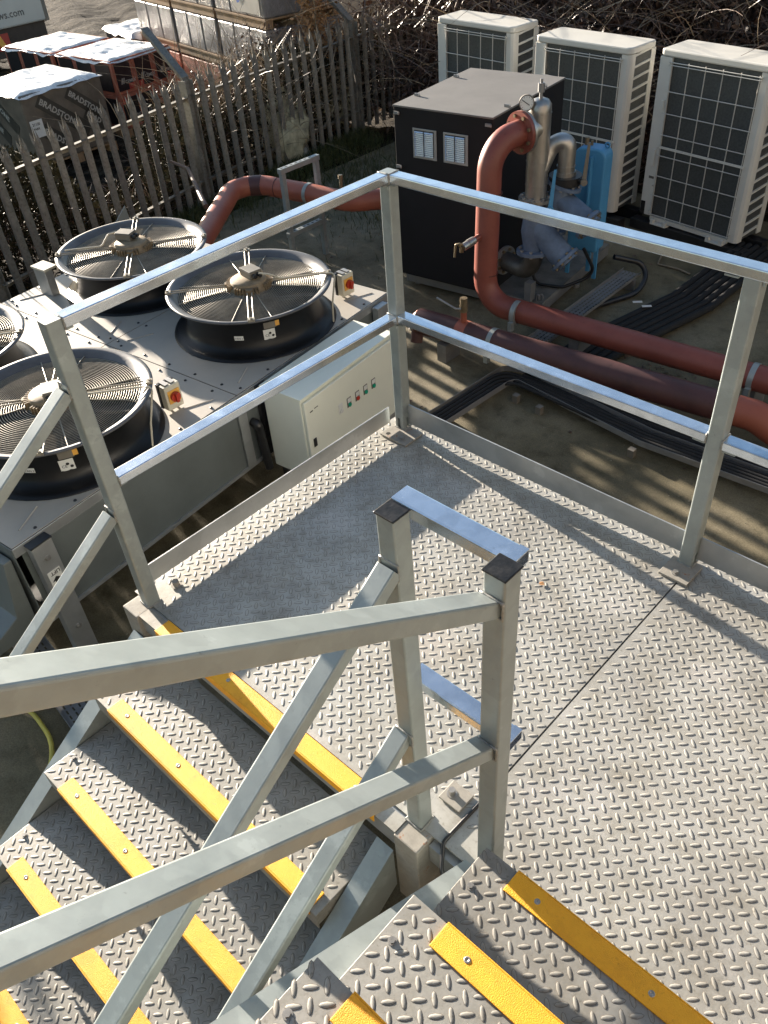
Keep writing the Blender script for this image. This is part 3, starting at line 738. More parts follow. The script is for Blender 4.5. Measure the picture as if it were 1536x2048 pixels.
f = fans['f4']; tbox(f, fl(f, .0, .03, .300), R(-30), [fl(f, .1, .0, .33), fl(f, .14, .09, .278), fl(f, .33, .28, .275)])
# labels on the shrouds
def curved_label(f, a0, a1, z0, z1, mat, name='label', r=.3975):
    a0 -= f.rotation_euler.z; a1 -= f.rotation_euler.z
    mb = MB(); n = 6; vs = [(r * math.cos(a0 + (a1 - a0) * i / n), r * math.sin(a0 + (a1 - a0) * i / n), z) for z in (z0, z1) for i in range(n + 1)]
    mb.add(vs, [(i, i + 1, n + 2 + i, n + 1 + i) for i in range(n)]); return mb.build(name, mat, f, local=True)
for nm, s in (('f2', 'FAN 1'), ('f3', 'FAN 3')):
    f = fans[nm]; a = R(-62)
    curved_label(f, a, a + .13, .10, .128, MWHITE); mb = MB()
    am = a + .012 - f.rotation_euler.z
    am2 = am + .05
    text_mb(mb, s, .017, (.3985 * math.cos(am), .3985 * math.sin(am), .107), (-math.sin(am2), math.cos(am2), 0), (0, 0, 1), .0015); mb.build('lettering', MINK, f, local=True)
    b = R(-38); curved_label(f, b, b + .17, .085, .150, MWHITE); curved_label(f, b + .02, b + .2, .155, .20, MTB)
    mb = MB(); am = b + .02 - f.rotation_euler.z; am2 = am + .06
    text_mb(mb, 'CE', .022, (.3985 * math.cos(am), .3985 * math.sin(am), .105), (-math.sin(am2), math.cos(am2), 0), (0, 0, 1), .002)
    for q in range(2):
        aa = am + .075 + q * .04
        mb.lathe([(.0001, .0), (.008, 0)], (.3998 * math.cos(aa), .3998 * math.sin(aa), .125 - .018 * q), (math.cos(aa), math.sin(aa), 0), n=10)
    mb.build('lettering', MINK, f, local=True)
    curved_label(f, b + .19, b + .25, .16, .20, MORANGE)
# isolator switches on the deck
def isolator(wx, wy, rz):
    q = cl_(wx, wy)
    o = MB().box(-.042, -.018, -.048, .048, .012, .150).build('isolator_switch', MBK, cool, local=True, bevel=.004); o.location = (q.x, q.y, DH); o.rotation_euler = (0, 0, rz)
    MB().box(-.0175, .030, -.046, .046, .016, .148).build('cover', MCREAM2, o, local=True, bevel=.005)
    MB().box(.0305, .036, -.034, .034, .052, .122).build('face_plate', MORANGE, o, local=True, bevel=.002)
    k = MB().cyl((.0365, 0, .087), (.052, 0, .087), .026, 20); k.box(.052, .066, -.008, .008, .063, .111); k.build('knob', MREDP, o, local=True, bevel=.0015)
    MB().box(-.035, .02, -.03, -.006, .1505, .155).box(-.035, .02, .006, .03, .1505, .155).build('cable_entry', MTRAY, o, local=True)
    MB().cyl((-.005, -.02, 0), (-.005, -.02, .016), .007, 8).cyl((-.005, .02, 0), (-.005, .02, .016), .007, 8).build('stand', MTRAY, o, local=True)
    return o
isolator(-1.335, .955, R(-8)); isolator(-1.17, -.43, R(-6))

# ------------------------------------------------------------ control cabinet beside the cooler
cab = thing('control_cabinet', 'pale cream electrical control cabinet with five small indicator lamps, between cooler and landing', 'cabinet', (-.83, -.02, GZ), TH)
H0, H1 = .39, .885
MB().box(-.13, .13, .0, .78, H0, H1).build('body', MCREAM, cab, local=True, bevel=.006)
MB().box(-.14, .14, -.006, .786, H1 + .001, H1 + .012).build('rain_hood', MCREAM, cab, local=True, bevel=.002)
door = MB().box(.1315, .150, .006, .774, H0 + .008, H1 - .014).build('door', MCREAM, cab, local=True, bevel=.004)
MB().box(.1505, .156, .035, .058, H0 + .20, H0 + .25).build('lock', MBK, door, local=True, bevel=.002)
for i, m in enumerate((MWHITE, MGREEN, MREDP, MGREEN, MGREEN)):
    y0 = .255 + i * .072
    MB().box(.1505, .1525, y0, y0 + .034, .665, .722).build('lamp_bezel', MTB if i else MWHITE, door, local=True)
    MB().box(.1528, .1545, y0 + .004, y0 + .030, .693, .718).build('lamp_label', MWHITE, door, local=True)
    MB().cyl((.1528, y0 + .017, .679), (.160, y0 + .017, .679), .0115, 14).build('indicator_lamp', m, door, local=True)
mb = MB(); quad_mb(mb, (.1502, .04, .80), (0, 1, 0), (0, 0, 1), .022, .006); quad_mb(mb, (.1502, .075, .806), (0, 1, 0), (0, 0, 1), .028, .004); mb.build('small_print', MINK, door, local=True)
MB().box(-.10, -.135, .05, .09, 0, H0).box(-.135, -.10, .69, .73, 0, H0).build('stand_leg', MBK, cab, local=True)

# ------------------------------------------------------------ black pump enclosure on its skid
TE = R(7.5)
enc = thing('pump_enclosure', 'tall black acoustic box with a dusty grey lid and two louvred vents', 'enclosure', (-1.57, 2.68, GZ), TE)
EH0, EH1 = .125, 1.415
MB().box(-.83, 0, 0, 1.09, EH0, EH1 - .004).build('body', MENC, enc, local=True, bevel=.004)
MB().box(-.835, .005, -.005, 1.095, EH1 - .003, EH1 + .010).build('lid', MENCT, enc, local=True, bevel=.003)
for x0 in (-.665, -.40):
    p = MB().box(x0, x0 + .205, -.006, -.0005, 1.075, 1.285).build('vent_panel', MG2, enc, local=True, bevel=.001)
    for hx in (0, 1):
        MB().box(x0 + .016 + hx * .085, x0 + .099 + hx * .085, -.0075, -.0062, 1.092, 1.273).build('dark_opening', MGASK, p, local=True)
        mb = MB()
        for r_ in range(13):
            z = 1.095 + r_ * .0135; xa = x0 + .02 + hx * .085
            mb.prism([(xa, -.0077, z), (xa, -.018, z + .001), (xa, -.0077, z + .0085)], (.075, 0, 0))
        mb.build('louvre', MVENT, p, local=True)
cs = MB().box(-.02, .022, -.006, .006, -.010, .010).box(.0, .03, -.012, .0, -.004, .004).tube([(.028, -.01, -.008), (.028, -.01, .008)], .006, 8).build('catch', MTRAY, enc, local=True); cs.location = (-.03, -.012, EH1 - .04)
inst(cs, (-.80, -.012, EH1 - .04), enc); inst(cs, (-.80, -.012, EH1 - .42), enc)
for yy in (.25, .80):
    inst(cs, (-.79, yy, EH1 + .018), enc); inst(cs, (-.03, yy, EH1 + .018), enc)
skid = thing('pump_skid', 'low grey steel skid frame under the black enclosure and the pipework', 'skid', (-1.156, 2.80, GZ), TE)
MB().box(-1.26, 0, 0, 1.22, .118, .124).build('skid_plate', simple('skid_plate_grey', (.16, .155, .14), .55, .2, .4, 7, .2), skid, local=True)
MB().box(-1.26, 0, -.0, .05, .03, .117).box(-1.26, 0, 1.17, 1.22, .03, .117).box(-.05, 0, .051, 1.169, .03, .117).box(-1.26, -1.21, .051, 1.169, .03, .117).build('skid_beam', MTRAY, skid, local=True, bevel=.003)
for x, y in ((-.08, .06), (-1.18, .06), (-.08, 1.15), (-1.18, 1.15), (.0, .6)):
    MB().cyl((x, y, 0), (x, y, .03), .03, 12).build('foot', MTRAY, skid, local=True)
for x, y in ((-.06, .02), (-.04, .04)):
    MB().tube(fillet([(x, y, .124), (x, y, .17), (x + .02, y, .17), (x + .02, y, .13)], .01, 4), .006, 8).build('lifting_eye', MTRAY, skid, local=True)

# ------------------------------------------------------------ red pipework
PR = .083
def flange(parent, c, ax, r=.14, t=.022, mat=MRED, n=8, bm=MBRASS, name='flange'):
    c = Vector(c); ax = Vector(ax).normalized()
    o = MB().tube([c - ax * t / 2, c + ax * t / 2], r, 28).build(name, mat, parent)
    x = ax.orthogonal().normalized(); y = ax.cross(x)
    for k in range(n):
        a = 2 * math.pi * (k + .5) / n; p = c + (x * math.cos(a) + y * math.sin(a)) * r * .80
        MB().tube([p - ax * (t / 2 + .014), p + ax * (t / 2 + .014)], .0125, 6, smooth=False).build('flange_bolt', bm, o)
    return o
def clamp(parent, c, ax, r=PR + .004, w_=.035):
    c = Vector(c); ax = Vector(ax).normalized()
    o = MB().tube([c - ax * w_ / 2, c + ax * w_ / 2], r, 24).build('pipe_clamp', MG, parent)
    s = ax.cross(Vector((0, 0, 1))).normalized(); q = c + s * r
    MB().box(-.012, .02, -.018, .018, -.035, .035, Matrix.Translation(q - Vector((0, 0, r * .8)))).build('clamp_lug', MG, o)
    return o
p1 = thing('coolant_pipe', 'red oxide pipe rising in front of the black enclosure and bending right along the ground', 'pipe', (-1.36, 2.42, GZ))
fl_c = Vector((-1.312, 2.645, .345)); PZ = -.76
path = fillet([fl_c + Vector((.018, -.02, 0)), (-1.385, 2.50, .255), (-1.368, 2.415, -.2), (-1.335, 2.30, PZ), (.66, 2.515, PZ), (3.2, 2.80, PZ)], [.20, .3, .20, .3], 10)
path = fillet([fl_c, (-1.368, 2.395, .335), (-1.350, 2.330, PZ), (.689, 2.515, PZ), (3.4, 2.77, PZ)], [.20, .20, .4], 12)
MB().tube(path, PR, 28).build('pipe_run', MRED, p1)
for q, d in ((Vector((-1.362, 2.39, .02)), Vector((.0, -.08, -1))), (Vector((-1.352, 2.35, -.54)), Vector((0, -.08, -1)))):
    MB().tube([q - d * .003, q + d * .003], PR + .003, 28).build('weld_bead', MRED2, p1)
dirx = Vector((1.69, .18, 0)).normalized()
clamp(p1, Vector((-1.06, 2.333, PZ)), dirx); clamp(p1, Vector((.60, 2.51, PZ)), dirx)
flange(p1, fl_c, (.22, 1, 0), .135, .024)
for x in (-.6, .6, 2.2):
    MB().box(x - .04, x + .04, 2.30 + .1 * (x + 1.35), 2.50 + .1 * (x + 1.35), GZ, PZ - PR - .001).build('pipe_support', MTRAY, p1)
# drain cock on the riser
v = MB().tube([(-1.355, 2.375, -.24), (-1.37, 2.23, -.262)], .022, 12).build('drain_stub', MRED, p1)
MB().tube([(-1.37, 2.23, -.262), (-1.376, 2.17, -.27)], [.028, .03], 8).tube([(-1.376, 2.17, -.27), (-1.382, 2.12, -.278)], .026, 12).build('brass_cock', MSS, v)
MB().tube(fillet([(-1.382, 2.13, -.262), (-1.392, 2.105, -.25), (-1.425, 2.095, -.26), (-1.43, 2.09, -.35)], .01, 4), .0075, 8).build('lever', MBRASS, v)
MB().lathe([(.0001, 0), (.013, .0), (.014, .03), (.022, .045)], (-1.384, 2.11, -.31), n=12).build('spout', MBRASS, v)
# stainless vessel with branch
VX, VY = -1.27, 2.80
ves = thing('stainless_manifold', 'weathered stainless upright pipe with a branching elbow behind the red riser flange', 'pipe', (VX, VY, GZ))
MB().lathe([(.0001, .53), (.03, .528), (.055, .518), (.074, .49), (.076, .45), (.076, -.12)], (VX, VY, 0), n=32).build('vessel', MSS, ves)
for z in (.44, .13, -.03): MB().tube([(VX, VY, z - .003), (VX, VY, z + .003)], .0785, 28).build('weld_bead', MSS, ves)
fd = Vector((.22, 1, 0)).normalized()
MB().tube([fl_c + fd * .015, (VX, VY, .345)], .072, 24).build('flange_stub', MSS, ves)
flange(ves, fl_c + fd * .026, fd, .133, .020, MSS)
MB().tube([(VX, VY, .52), (VX, VY, .565)], .012, 10).tube([(VX, VY, .565), (VX, VY, .62)], .023, 12).tube([(VX, VY, .62), (VX, VY, .645)], .009, 8).build('air_vent', MTRAY, ves)
flange(ves, (VX, VY, -.13), (0, 0, 1), .12, .024, MSS, bm=MTRAY)
CX, CY = -1.135, 2.955
br = fillet([(VX + .02, VY + .01, .07), (CX - .10, CY - .06, .205), (CX - .0, CY, .255), (CX, CY, .02)], [.1, .10], 8)
MB().tube(br, .060, 24).build('branch_elbow', MSS, ves)
MB().tube([(CX, CY, .04), (CX, CY, .01)], .072, 20).tube([(CX, CY, .075), (CX, CY, .08)], .066, 20).build('branch_collar', MSS, ves)
gau = thing('pressure_gauge', 'round white faced pressure gauge on a short stem above the red flange', 'gauge', (-1.31, 2.70, .42))
gc = Vector((-1.315, 2.705, .515)); gd = (Vector((2.08, -2.15, 1.3)) - gc).normalized()
MB().tube([gc - gd * .018, gc + gd * .014], .050, 28).build('case', MTB, gau)
MB().tube([gc + gd * .0145, gc + gd * .0165], .043, 28).build('dial', MWHITE, gau)
gx = Vector((0, 0, 1)).cross(gd).normalized(); gy = gd.cross(gx)
mb = MB(); mb.tube([gc + gd * .019 - gx * .028 + gy * .018, gc + gd * .019 + gx * .02 - gy * .013], .0022, 4)
for k in range(11):
    a = R(-45 + 27 * k); d_ = gx * math.cos(a) + gy * math.sin(a); mb.tube([gc + gd * .0172 + d_ * .033, gc + gd * .0172 + d_ * .040], .0012, 4)
mb.build('needle', MINK, gau)
MB().tube([gc - gy * .05, gc - gy * .10 + Vector((0, .03, 0))], .009, 8).build('stem', MBRASS, gau)
# valve and strainer columns
def ystrainer(name, label, top, bot, branch, mat, vlabel):
    t = thing(name, label, 'strainer', bot)
    top, bot, branch = Vector(top), Vector(bot), Vector(branch)
    ax = (bot - top).normalized(); L = (bot - top).length
    MB().tube([top, top + ax * L * .25, top + ax * L * .5, top + ax * L * .8, bot], [.075, .085, .098, .085, .075], 24).build('body', mat, t)
    m = top + ax * L * .35; d = (branch - m).normalized()
    MB().tube([m, branch], [.085, .09], 24).build('basket_leg', mat, t)
    f_ = flange(t, branch + d * .012, d, .115, .024, mat, 8, MBRASS)
    MB().tube([branch + d * .025, branch + d * .045], .085, 20).build('basket_cover', mat, t)
    flange(t, top + ax * .012, ax, .125, .024, mat, 8, MTRAY); flange(t, bot - ax * .012, ax, .13, .024, mat, 8, MTRAY)
    return t
def bvalve(label, c, lev):
    t = thing('butterfly_valve', label, 'valve', c); c = Vector(c)
    MB().tube([c - Vector((0, 0, .028)), c + Vector((0, 0, .028))], .115, 28).build('valve_body', MBK, t)
    a, b = Vector(lev[0]), Vector(lev[1])
    MB().tube([c + (a - c).normalized() * .10, a], .016, 10).build('stem', MBK, t)
    d = (b - a).normalized(); s = d.cross(Vector((1, -1, .2))).normalized()
    mb = MB().prism([a + s * .016 - d * .02, b + s * .009, b - s * .009, a - s * .016 - d * .02], (.004, -.004, 0)); mb.tube([a - d * .01, a - d * .01 + Vector((.012, -.012, 0))], .024, 14)
    mb.build('lever', MLBL if 'blue' in label else MTB, t); return t
bvalve('black butterfly valve with blue lever under the stainless upright pipe', (VX, VY, -.170), ((VX + .16, VY - .05, -.15), (VX + .175, VY - .04, .11)))
ystrainer('strainer', 'blue grey cast Y strainer standing above the skid below the stainless upright pipe', (VX, VY, -.20), (VX + .02, VY - .01, -.52), (VX + .26, VY + .02, -.52), MBLUE, '')
bvalve('black butterfly valve with pale lever below the stainless elbow', (CX, CY, -.015), ((CX + .15, CY + .0, .0), (CX + .16, CY + .01, .25)))
ystrainer('strainer', 'blue grey cast Y strainer hanging below the stainless elbow beside the blue tank', (CX, CY, -.045), (CX - .07, CY - .06, -.36), (CX + .22, CY - .02, -.28), MBLUE, '')
el = thing('return_elbow', 'grubby steel elbow from the strainer foot into the black enclosure', 'pipe', (-1.4, 2.85, GZ))
MB().tube(fillet([(VX + .02, VY - .01, -.525), (VX + .01, VY - .02, -.68), (-1.64, 2.86, -.68)], .12, 8), .07, 20).build('elbow', simple('grubby_steel', (.10, .095, .085), .5, .5, .3, 9), el)
flange(el, (-1.55, 2.845, -.68), (1, -.1, 0), .11, .02, MTRAY)
MB().box(VX - .03, VX + .03, VY - .04, VY + .02, -.905, -.76).build('pipe_stand', MTRAY, el)
# sky blue tank
tk = thing('expansion_tank', 'sky blue round shouldered tank standing on thin legs behind the strainers', 'tank', (-1.19, 3.40, GZ), R(7))
pts = []
W2, ZB, ZT, rc = .125, .34, 1.11, .07
for (sx, cz, a0) in ((1, ZT - rc, 0), (-1, ZT - rc, 90), (-1, ZB + .03, 180), (1, ZB + .03, 270)):
    rr_ = rc if cz > 1 else .03
    for i in range(7):
        a = R(a0 + 15 * i); pts.append((sx * (W2 - rr_) + rr_ * math.cos(a), 0, cz + rr_ * math.sin(a)))
MB().prism([(x, -.07, z) for x, _, z in pts], (0, .14, 0)).build('shell', MLBL, tk, local=True, bevel=.014)
MB().box(.02, .034, -.105, -.0705, .70, 1.06).build('stiffener_fin', MLBL, tk, local=True, bevel=.002)
MB().lathe([(.016, -.007), (.024, 0), (.016, .007), (.010, 0)], (.10, 0, ZT + .015), (0, 1, 0), n=16, closed=True).build('lifting_eye', MLBL, tk, local=True)
MB().cyl((-.06, 0, ZT), (-.06, 0, ZT + .05), .016, 10).cyl((-.02, 0, ZT), (-.02, 0, ZT + .035), .010, 10).build('top_fitting', MBRASS, tk, local=True)
for bx in ((-.13, -.10, -.05, -.03), (.10, .13, -.05, -.03), (.0, .03, .05, .07)): MB().box(*bx, .125, ZB + .04).build('leg', MLBL, tk, local=True)
# hoses
h = MB().tube(fillet([(-1.02, 3.1, -.55), (-.98, 3.25, -.80), (-1.16, 3.08, -.89), (-1.42, 2.98, -.885), (-1.40, 3.1, -.7)], .09, 6), .013, 8).build('rubber_hose', MBK); tag(h, 'thin black hose looping over the skid below the strainers', 'hose')
h = MB().tube(fillet([(-.98, 3.5, -.75), (-.80, 3.75, -.86), (-.74, 3.55, GZ + .03), (-1.0, 2.9, GZ + .025), (-.95, 2.5, GZ + .025), (-1.0, 2.1, GZ + .05)], .25, 6), .022, 8).build('rubber_hose', MBK); tag(h, 'thick black hose curving on the concrete right of the skid', 'hose')

# second, lower maroon pipe
p2 = thing('coolant_pipe', 'dull maroon lower pipe lying nearer the landing with a brighter red end section', 'pipe', (-.3, 1.95, GZ))
Z2 = -.80; A = Vector((-1.60, 1.885, Z2)); B_ = Vector((.66, 2.165, Z2)); d2 = (B_ - A).normalized()
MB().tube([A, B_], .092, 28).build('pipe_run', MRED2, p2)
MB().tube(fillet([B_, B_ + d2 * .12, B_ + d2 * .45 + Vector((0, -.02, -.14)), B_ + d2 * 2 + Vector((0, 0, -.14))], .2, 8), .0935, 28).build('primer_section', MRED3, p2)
MB().lathe([(.0001, .055), (.05, .045), (.08, .015), (.086, 0)], A, -d2, n=24).build('end_cap', MRED3, p2)
MB().tube([A + d2 * .34, A + d2 * .42], .0932, 28).build('primer_patch', MRED3, p2)
clamp(p2, A + d2 * .62, d2, .095)
sv = A + d2 * .38
s_ = MB().tube([sv, sv + Vector((0, 0, .17))], .022, 12).build('test_stub', MRED3, p2)
MB().tube([sv + Vector((0, 0, .17)), sv + Vector((0, 0, .22))], .03, 8).tube([sv + Vector((0, 0, .22)), sv + Vector((0, 0, .27))], .026, 12).build('brass_cock', MBRASS, s_)
MB().tube(fillet([sv + Vector((0, -.03, .20)), sv + Vector((-.03, -.05, .20)), sv + Vector((-.14, -.06, .23)), sv + Vector((-.19, -.06, .24))], .01, 3), .008, 6).build('lever', MSCREW, s_)
MB().tube([A + Vector((.0, -.02, -.07)), A + Vector((.01, -.05, -.15))], .045, 16).build('side_outlet', MRED2, p2)
for x in (.25, 1.4):
    q = A + d2 * x; MB().box(q.x - .04, q.x + .04, q.y - .08, q.y + .08, GZ, Z2 - .093).build('pipe_support', MTRAY, p2)

# left pipe with its frame
p3 = thing('coolant_pipe', 'red oxide pipe snaking behind the cooler from its header to the enclosure', 'pipe', (-3.4, 2.4, GZ))
LP = fillet([(-3.25, 1.22, -.42), (-3.60, 1.66, -.42), (-4.16, 2.36, -.42), (-3.46, 2.48, -.42), (-2.93, 2.55, -.42), (-2.70, 2.80, -.42), (-2.66, 3.02, -.42), (-2.40, 3.06, -.42)], [.3, .24, .4, .3, .15, .15], 8)
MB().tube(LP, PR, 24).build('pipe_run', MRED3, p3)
q = Vector((-3.62, 2.09, -.265)); 
i_ = min(range(len(LP)), key=lambda i: (LP[i] - Vector((-3.96, 2.33, -.42))).length)
MB().tube([LP[i_], LP[i_ + 2]], PR + .0025, 24).build('dark_band', MRED2, p3)
MB().tube([Vector((-3.70, 2.438, -.42)), Vector((-3.696, 2.439, -.42))], PR + .003, 24).build('weld_bead', MRED2, p3)
clamp(p3, (-3.36, 2.495, -.42), (-1, -.14, 0))
MB().tube([(-3.27, 1.20, -.42), (-3.24, 1.225, -.42)], .10, 20).build('blue_gasket_joint', MLBL, p3)
MB().tube(fillet([(-2.75, 1.12, -.40), (-2.95, 1.05, -.42), (-3.28, 1.17, -.42)], .05, 5), .06, 16).build('header_branch', MRED3, p3)
MB().tube([(-2.98, 1.06, -.42), (-3.03, 1.075, -.42)], .075, 16).build('grooved_coupling', MBK, p3)
MB().tube([(-3.38, 1.32, -.32), (-3.62, 1.22, -.29)], .014, 8).build('valve_lever', MTRAY, p3)
bk_ = thing('pipe_support_frame', 'slotted galvanised strut frame holding the snaking red pipe', 'frame', (-3.42, 2.45, GZ))
xa, ya, xb_, yb_ = -3.42, 2.28, -3.42, 2.66
for (x, y) in ((xa, ya), (xb_, yb_)):
    MB().box(x - .02, x + .02, y - .02, y + .02, GZ, -.202).build('strut', MG, bk_)
ang = math.atan2(yb_ - ya, xb_ - xa); Ln = math.hypot(xb_ - xa, yb_ - ya)
for z in (-.20, -.74):
    T = Matrix.Translation((xa, ya, z)) @ Matrix.Rotation(ang, 4, 'Z')
    o = MB().box(-.03, Ln + .03, -.022, .022, 0, .04, T).build('cross_strut', MG, bk_)
    mb = MB()
    for k in range(7): mb.box(-.015 + k * .053, .012 + k * .053, -.007, .007, .0405, .0412, T)
    mb.build('strut_slot', MGASK, o)
MB().tube([(-3.0, 2.54, -.34), (-3.0, 2.54, -.24)], .014, 8).tube([(-3.0, 2.54, -.24), (-3.0, 2.54, -.21)], .02, 6).build('vent_cock', MBRASS, p3)

# ------------------------------------------------------------ cable trays and lagged lines
def tray(name, label, a, b, w_, zz, holes=True):
    a, b = Vector(a), Vector(b); L = (b - a).length; ang = math.atan2(b.y - a.y, b.x - a.x)
    t = thing(name, label, 'cable tray', (a.x, a.y, GZ), ang)
    nx_, ny_ = int(L / .036), 4; vs = []; mb = MB(); zl = zz - GZ
    # perforated bed: strips between slots
    px = L / nx_; py = w_ / ny_
    for j in range(ny_ + 1): mb.box(0, L, -w_ / 2 + j * py - .011, -w_ / 2 + j * py + .011, zl, zl + .0015)
    for i in range(nx_ + 1):
        for j in range(ny_): mb.box(i * px - .006, i * px + .006, -w_ / 2 + j * py + .011, -w_ / 2 + (j + 1) * py - .011, zl, zl + .0015)
    mb.build('perforated_bed', MTRAY, t, local=True)
    for s in (-1, 1): MB().box(0, L, s * (w_ / 2 + .012) - .001, s * (w_ / 2 + .012) + .001, zl, zl + .025).build('side_rail', MTRAY, t, local=True)
    for x in (.1, L - .1): MB().box(x - .02, x + .02, -w_ / 2 - .02, w_ / 2 + .02, 0, zl - .001).build('tray_foot', MTRAY, t, local=True)
    return t
tray('cable_tray', 'straight perforated grey cable tray crossing under the red pipes', (-.87, 2.0, 0), (-.915, 3.70, 0), .13, GZ + .09)
def lagged(name, label, lines, r, mat=MBARK):
    t = thing(name, label, 'pipe bundle', lines[0][0])
    for L in lines: MB().tube(fillet(L, .12, 5), r, 8).build('lagged_pipe', mat, t)
    return t
lagged('lagged_pipe_bundle', 'thick black lagged refrigerant lines running from the air conditioners under the red pipes', [[(-.60 + i * .062 + .12, 4.75, GZ + .06), (-.58 + i * .062 + .09, 3.6, GZ + .05), (-.68 + i * .062, 2.6, GZ + .05), (-.70 + i * .06, 1.98 + .04 * i, GZ + .05)] for i in range(6)], .030)
lagged('lagged_pipe_bundle', 'black lagged lines turning right along the tray beyond the landing toe board', [[(-.72, 2.12 - i * .055, GZ + .045 + (i % 2) * .012), (.2, 2.06 - i * .05, GZ + .05), (1.2, 2.10 - i * .05, GZ + .05), (3.4, 2.2 - i * .05, GZ + .05)] for i in range(5)], .021)
wt = thing('cable_tray', 'bent open tray of black cables curving from the landing edge to the right', 'cable tray', (-.85, 1.2, GZ))
for off, nm in ((-.075, 'side_rail'), (.075, 'side_rail')):
    pts = fillet([(-.86 - off, .60, 0), (-.80 - off, 1.86 + off, 0), (-.70, 1.92 + off, 0), (.3, 1.80 + off, 0), (1.1, 1.84 + off, 0)], .08, 4)
    mb = MB()
    for p, q in zip(pts[:-1], pts[1:]):
        d = (q - p).normalized(); n = Vector((-d.y, d.x, 0)) * .0015
        mb.prism([p + n + Vector((0, 0, GZ + .06)), p - n + Vector((0, 0, GZ + .06)), p - n + Vector((0, 0, GZ + .10)), p + n + Vector((0, 0, GZ + .10))], q - p)
    mb.build(nm, MTRAY, wt)
for i in range(4):
    o_ = -.045 + i * .03
    MB().tube(fillet([(-.86 - o_, .60, GZ + .085), (-.80 - o_, 1.86 + o_, GZ + .085), (.3, 1.80 + o_, GZ + .085), (1.1, 1.84 + o_, GZ + .085), (3.2, 1.9 + o_, GZ + .06)], .12, 4), .0125, 8).build('cable', MBARK, wt)
for (x, y) in ((-.92, 1.3), (-.62, 1.74), (-.42, 1.72), (.28, 1.68)):
    MB().box(x - .02, x + .02, y - .02, y + .02, GZ, GZ + .055).build('tray_foot', MTB, wt)
rp = thing('twine_bundle', 'beige bundle of ragged cords lying beside the black lagged lines', 'cord', (-.2, 3.6, GZ))
for i in range(5):
    r_ = random.Random(i); pts = [(-.43 + .10 * (k / 9) + r_.uniform(-.012, .012) + i * .014, 2.75 + k * .22, GZ + .04 + r_.uniform(-.01, .015)) for k in range(10)]
    MB().tube(pts, .007, 6).build('cord', MROPE, rp)
for i, x in enumerate((-.62, -.53)):
    l = MB().box(-.035, .035, -.014, .014, 0, .002, Matrix.Translation((x, 3.28 - .02 * i, GZ + .093)) @ Matrix.Rotation(.7, 4, 'Z')).build('paper_tag', MWHITE)
    tag(l, ('left' if i == 0 else 'right') + ' one of two small white tags on the black lagged lines', 'tag')
st_ = MB().tube([(-1.0 + k * .05, 4.35 - .11 * k + .02 * math.sin(k * 2.1), GZ + .012) for k in range(3)] + [(-.72, 4.12, GZ + .012), (-.60, 4.09, GZ + .012)], .008, 6).build('stick', MTWIG2); tag(st_, 'thin dead stick lying on the concrete before the air conditioners', 'stick')
hz = MB().tube(fillet([(-1.3, -2.05, GZ + .02), (-.9, -1.72, GZ + .02), (-.55, -1.75, GZ + .02), (-.35, -2.05, GZ + .02)], .3, 6), .011, 8).build('garden_hose', MYH); tag(hz, 'yellow hose on the dark ground left of the lower flight', 'hose')
tray('cable_tray', 'grey perforated tray on the ground beside the lower flight, under the cooler end', (-1.5, -1.5, 0), (-.25, -1.62, 0), .12, GZ + .05)
dp = MB()
for i in range(160):
    x = RNG.normal(.0, .16); y = 2.62 + RNG.normal(0, .2); a = RNG.uniform(0, 6.28); s = RNG.uniform(.008, .02)
    dp.add([(x + s * math.cos(a), y + s * math.sin(a), GZ + .006), (x + s * .5 * math.cos(a + 2), y + s * .5 * math.sin(a + 2), GZ + .014), (x - s * math.cos(a), y - s * math.sin(a), GZ + .005), (x + s * .5 * math.cos(a - 2), y + s * .5 * math.sin(a - 2), GZ + .006)], [(0, 1, 2, 3)])
dp.build('fallen_leaves', MLEAF, kind='stuff')
gp = MB()
for i in range(1100):
    x = RNG.uniform(-4.5, 2.5); y = RNG.uniform(-3, 5.2) if i % 3 else RNG.uniform(1.0, 1.8); s_ = abs(RNG.normal(.0018, .002)) + .001; a = RNG.uniform(0, 6.28)
    ca, sa = math.cos(a) * s_, math.sin(a) * s_
    gp.add([(x + ca, y + sa, GZ), (x - sa, y + ca, GZ), (x - ca, y - sa, GZ), (x + sa, y - ca, GZ), (x, y, GZ + s_)], [(0, 1, 4), (1, 2, 4), (2, 3, 4), (3, 0, 4)])
gp.build('gravel_chips', simple('pale_grit', (.22, .195, .14), .8, 0, .5, 60, 0), kind='stuff')
lp = MB()
for i in range(260):
    x = RNG.uniform(-4.6, 2.5); y = RNG.uniform(-3, 5.2); a = RNG.uniform(0, 6.28); s_ = RNG.uniform(.008, .022)
    lp.add([(x + s_ * math.cos(a), y + s_ * math.sin(a), GZ + .004), (x + s_ * .5 * math.cos(a + 1.6), y + s_ * .5 * math.sin(a + 1.6), GZ + .010), (x - s_ * math.cos(a), y - s_ * math.sin(a), GZ + .003), (x + s_ * .5 * math.cos(a - 1.6), y + s_ * .5 * math.sin(a - 1.6), GZ + .005)], [(0, 1, 2, 3)])
lp.build('scattered_leaves', MLEAF, kind='stuff')
lf = MB().add([(1.000, -.402, .004), (1.010, -.395, .006), (1.022, -.404, .0045), (1.013, -.414, .006), (1.003, -.412, .0045)], [(0, 1, 2, 3, 4)]).build('dead_leaf', MORLEAF); tag(lf, 'single orange dead leaf lying on the chequer plate', 'leaf')

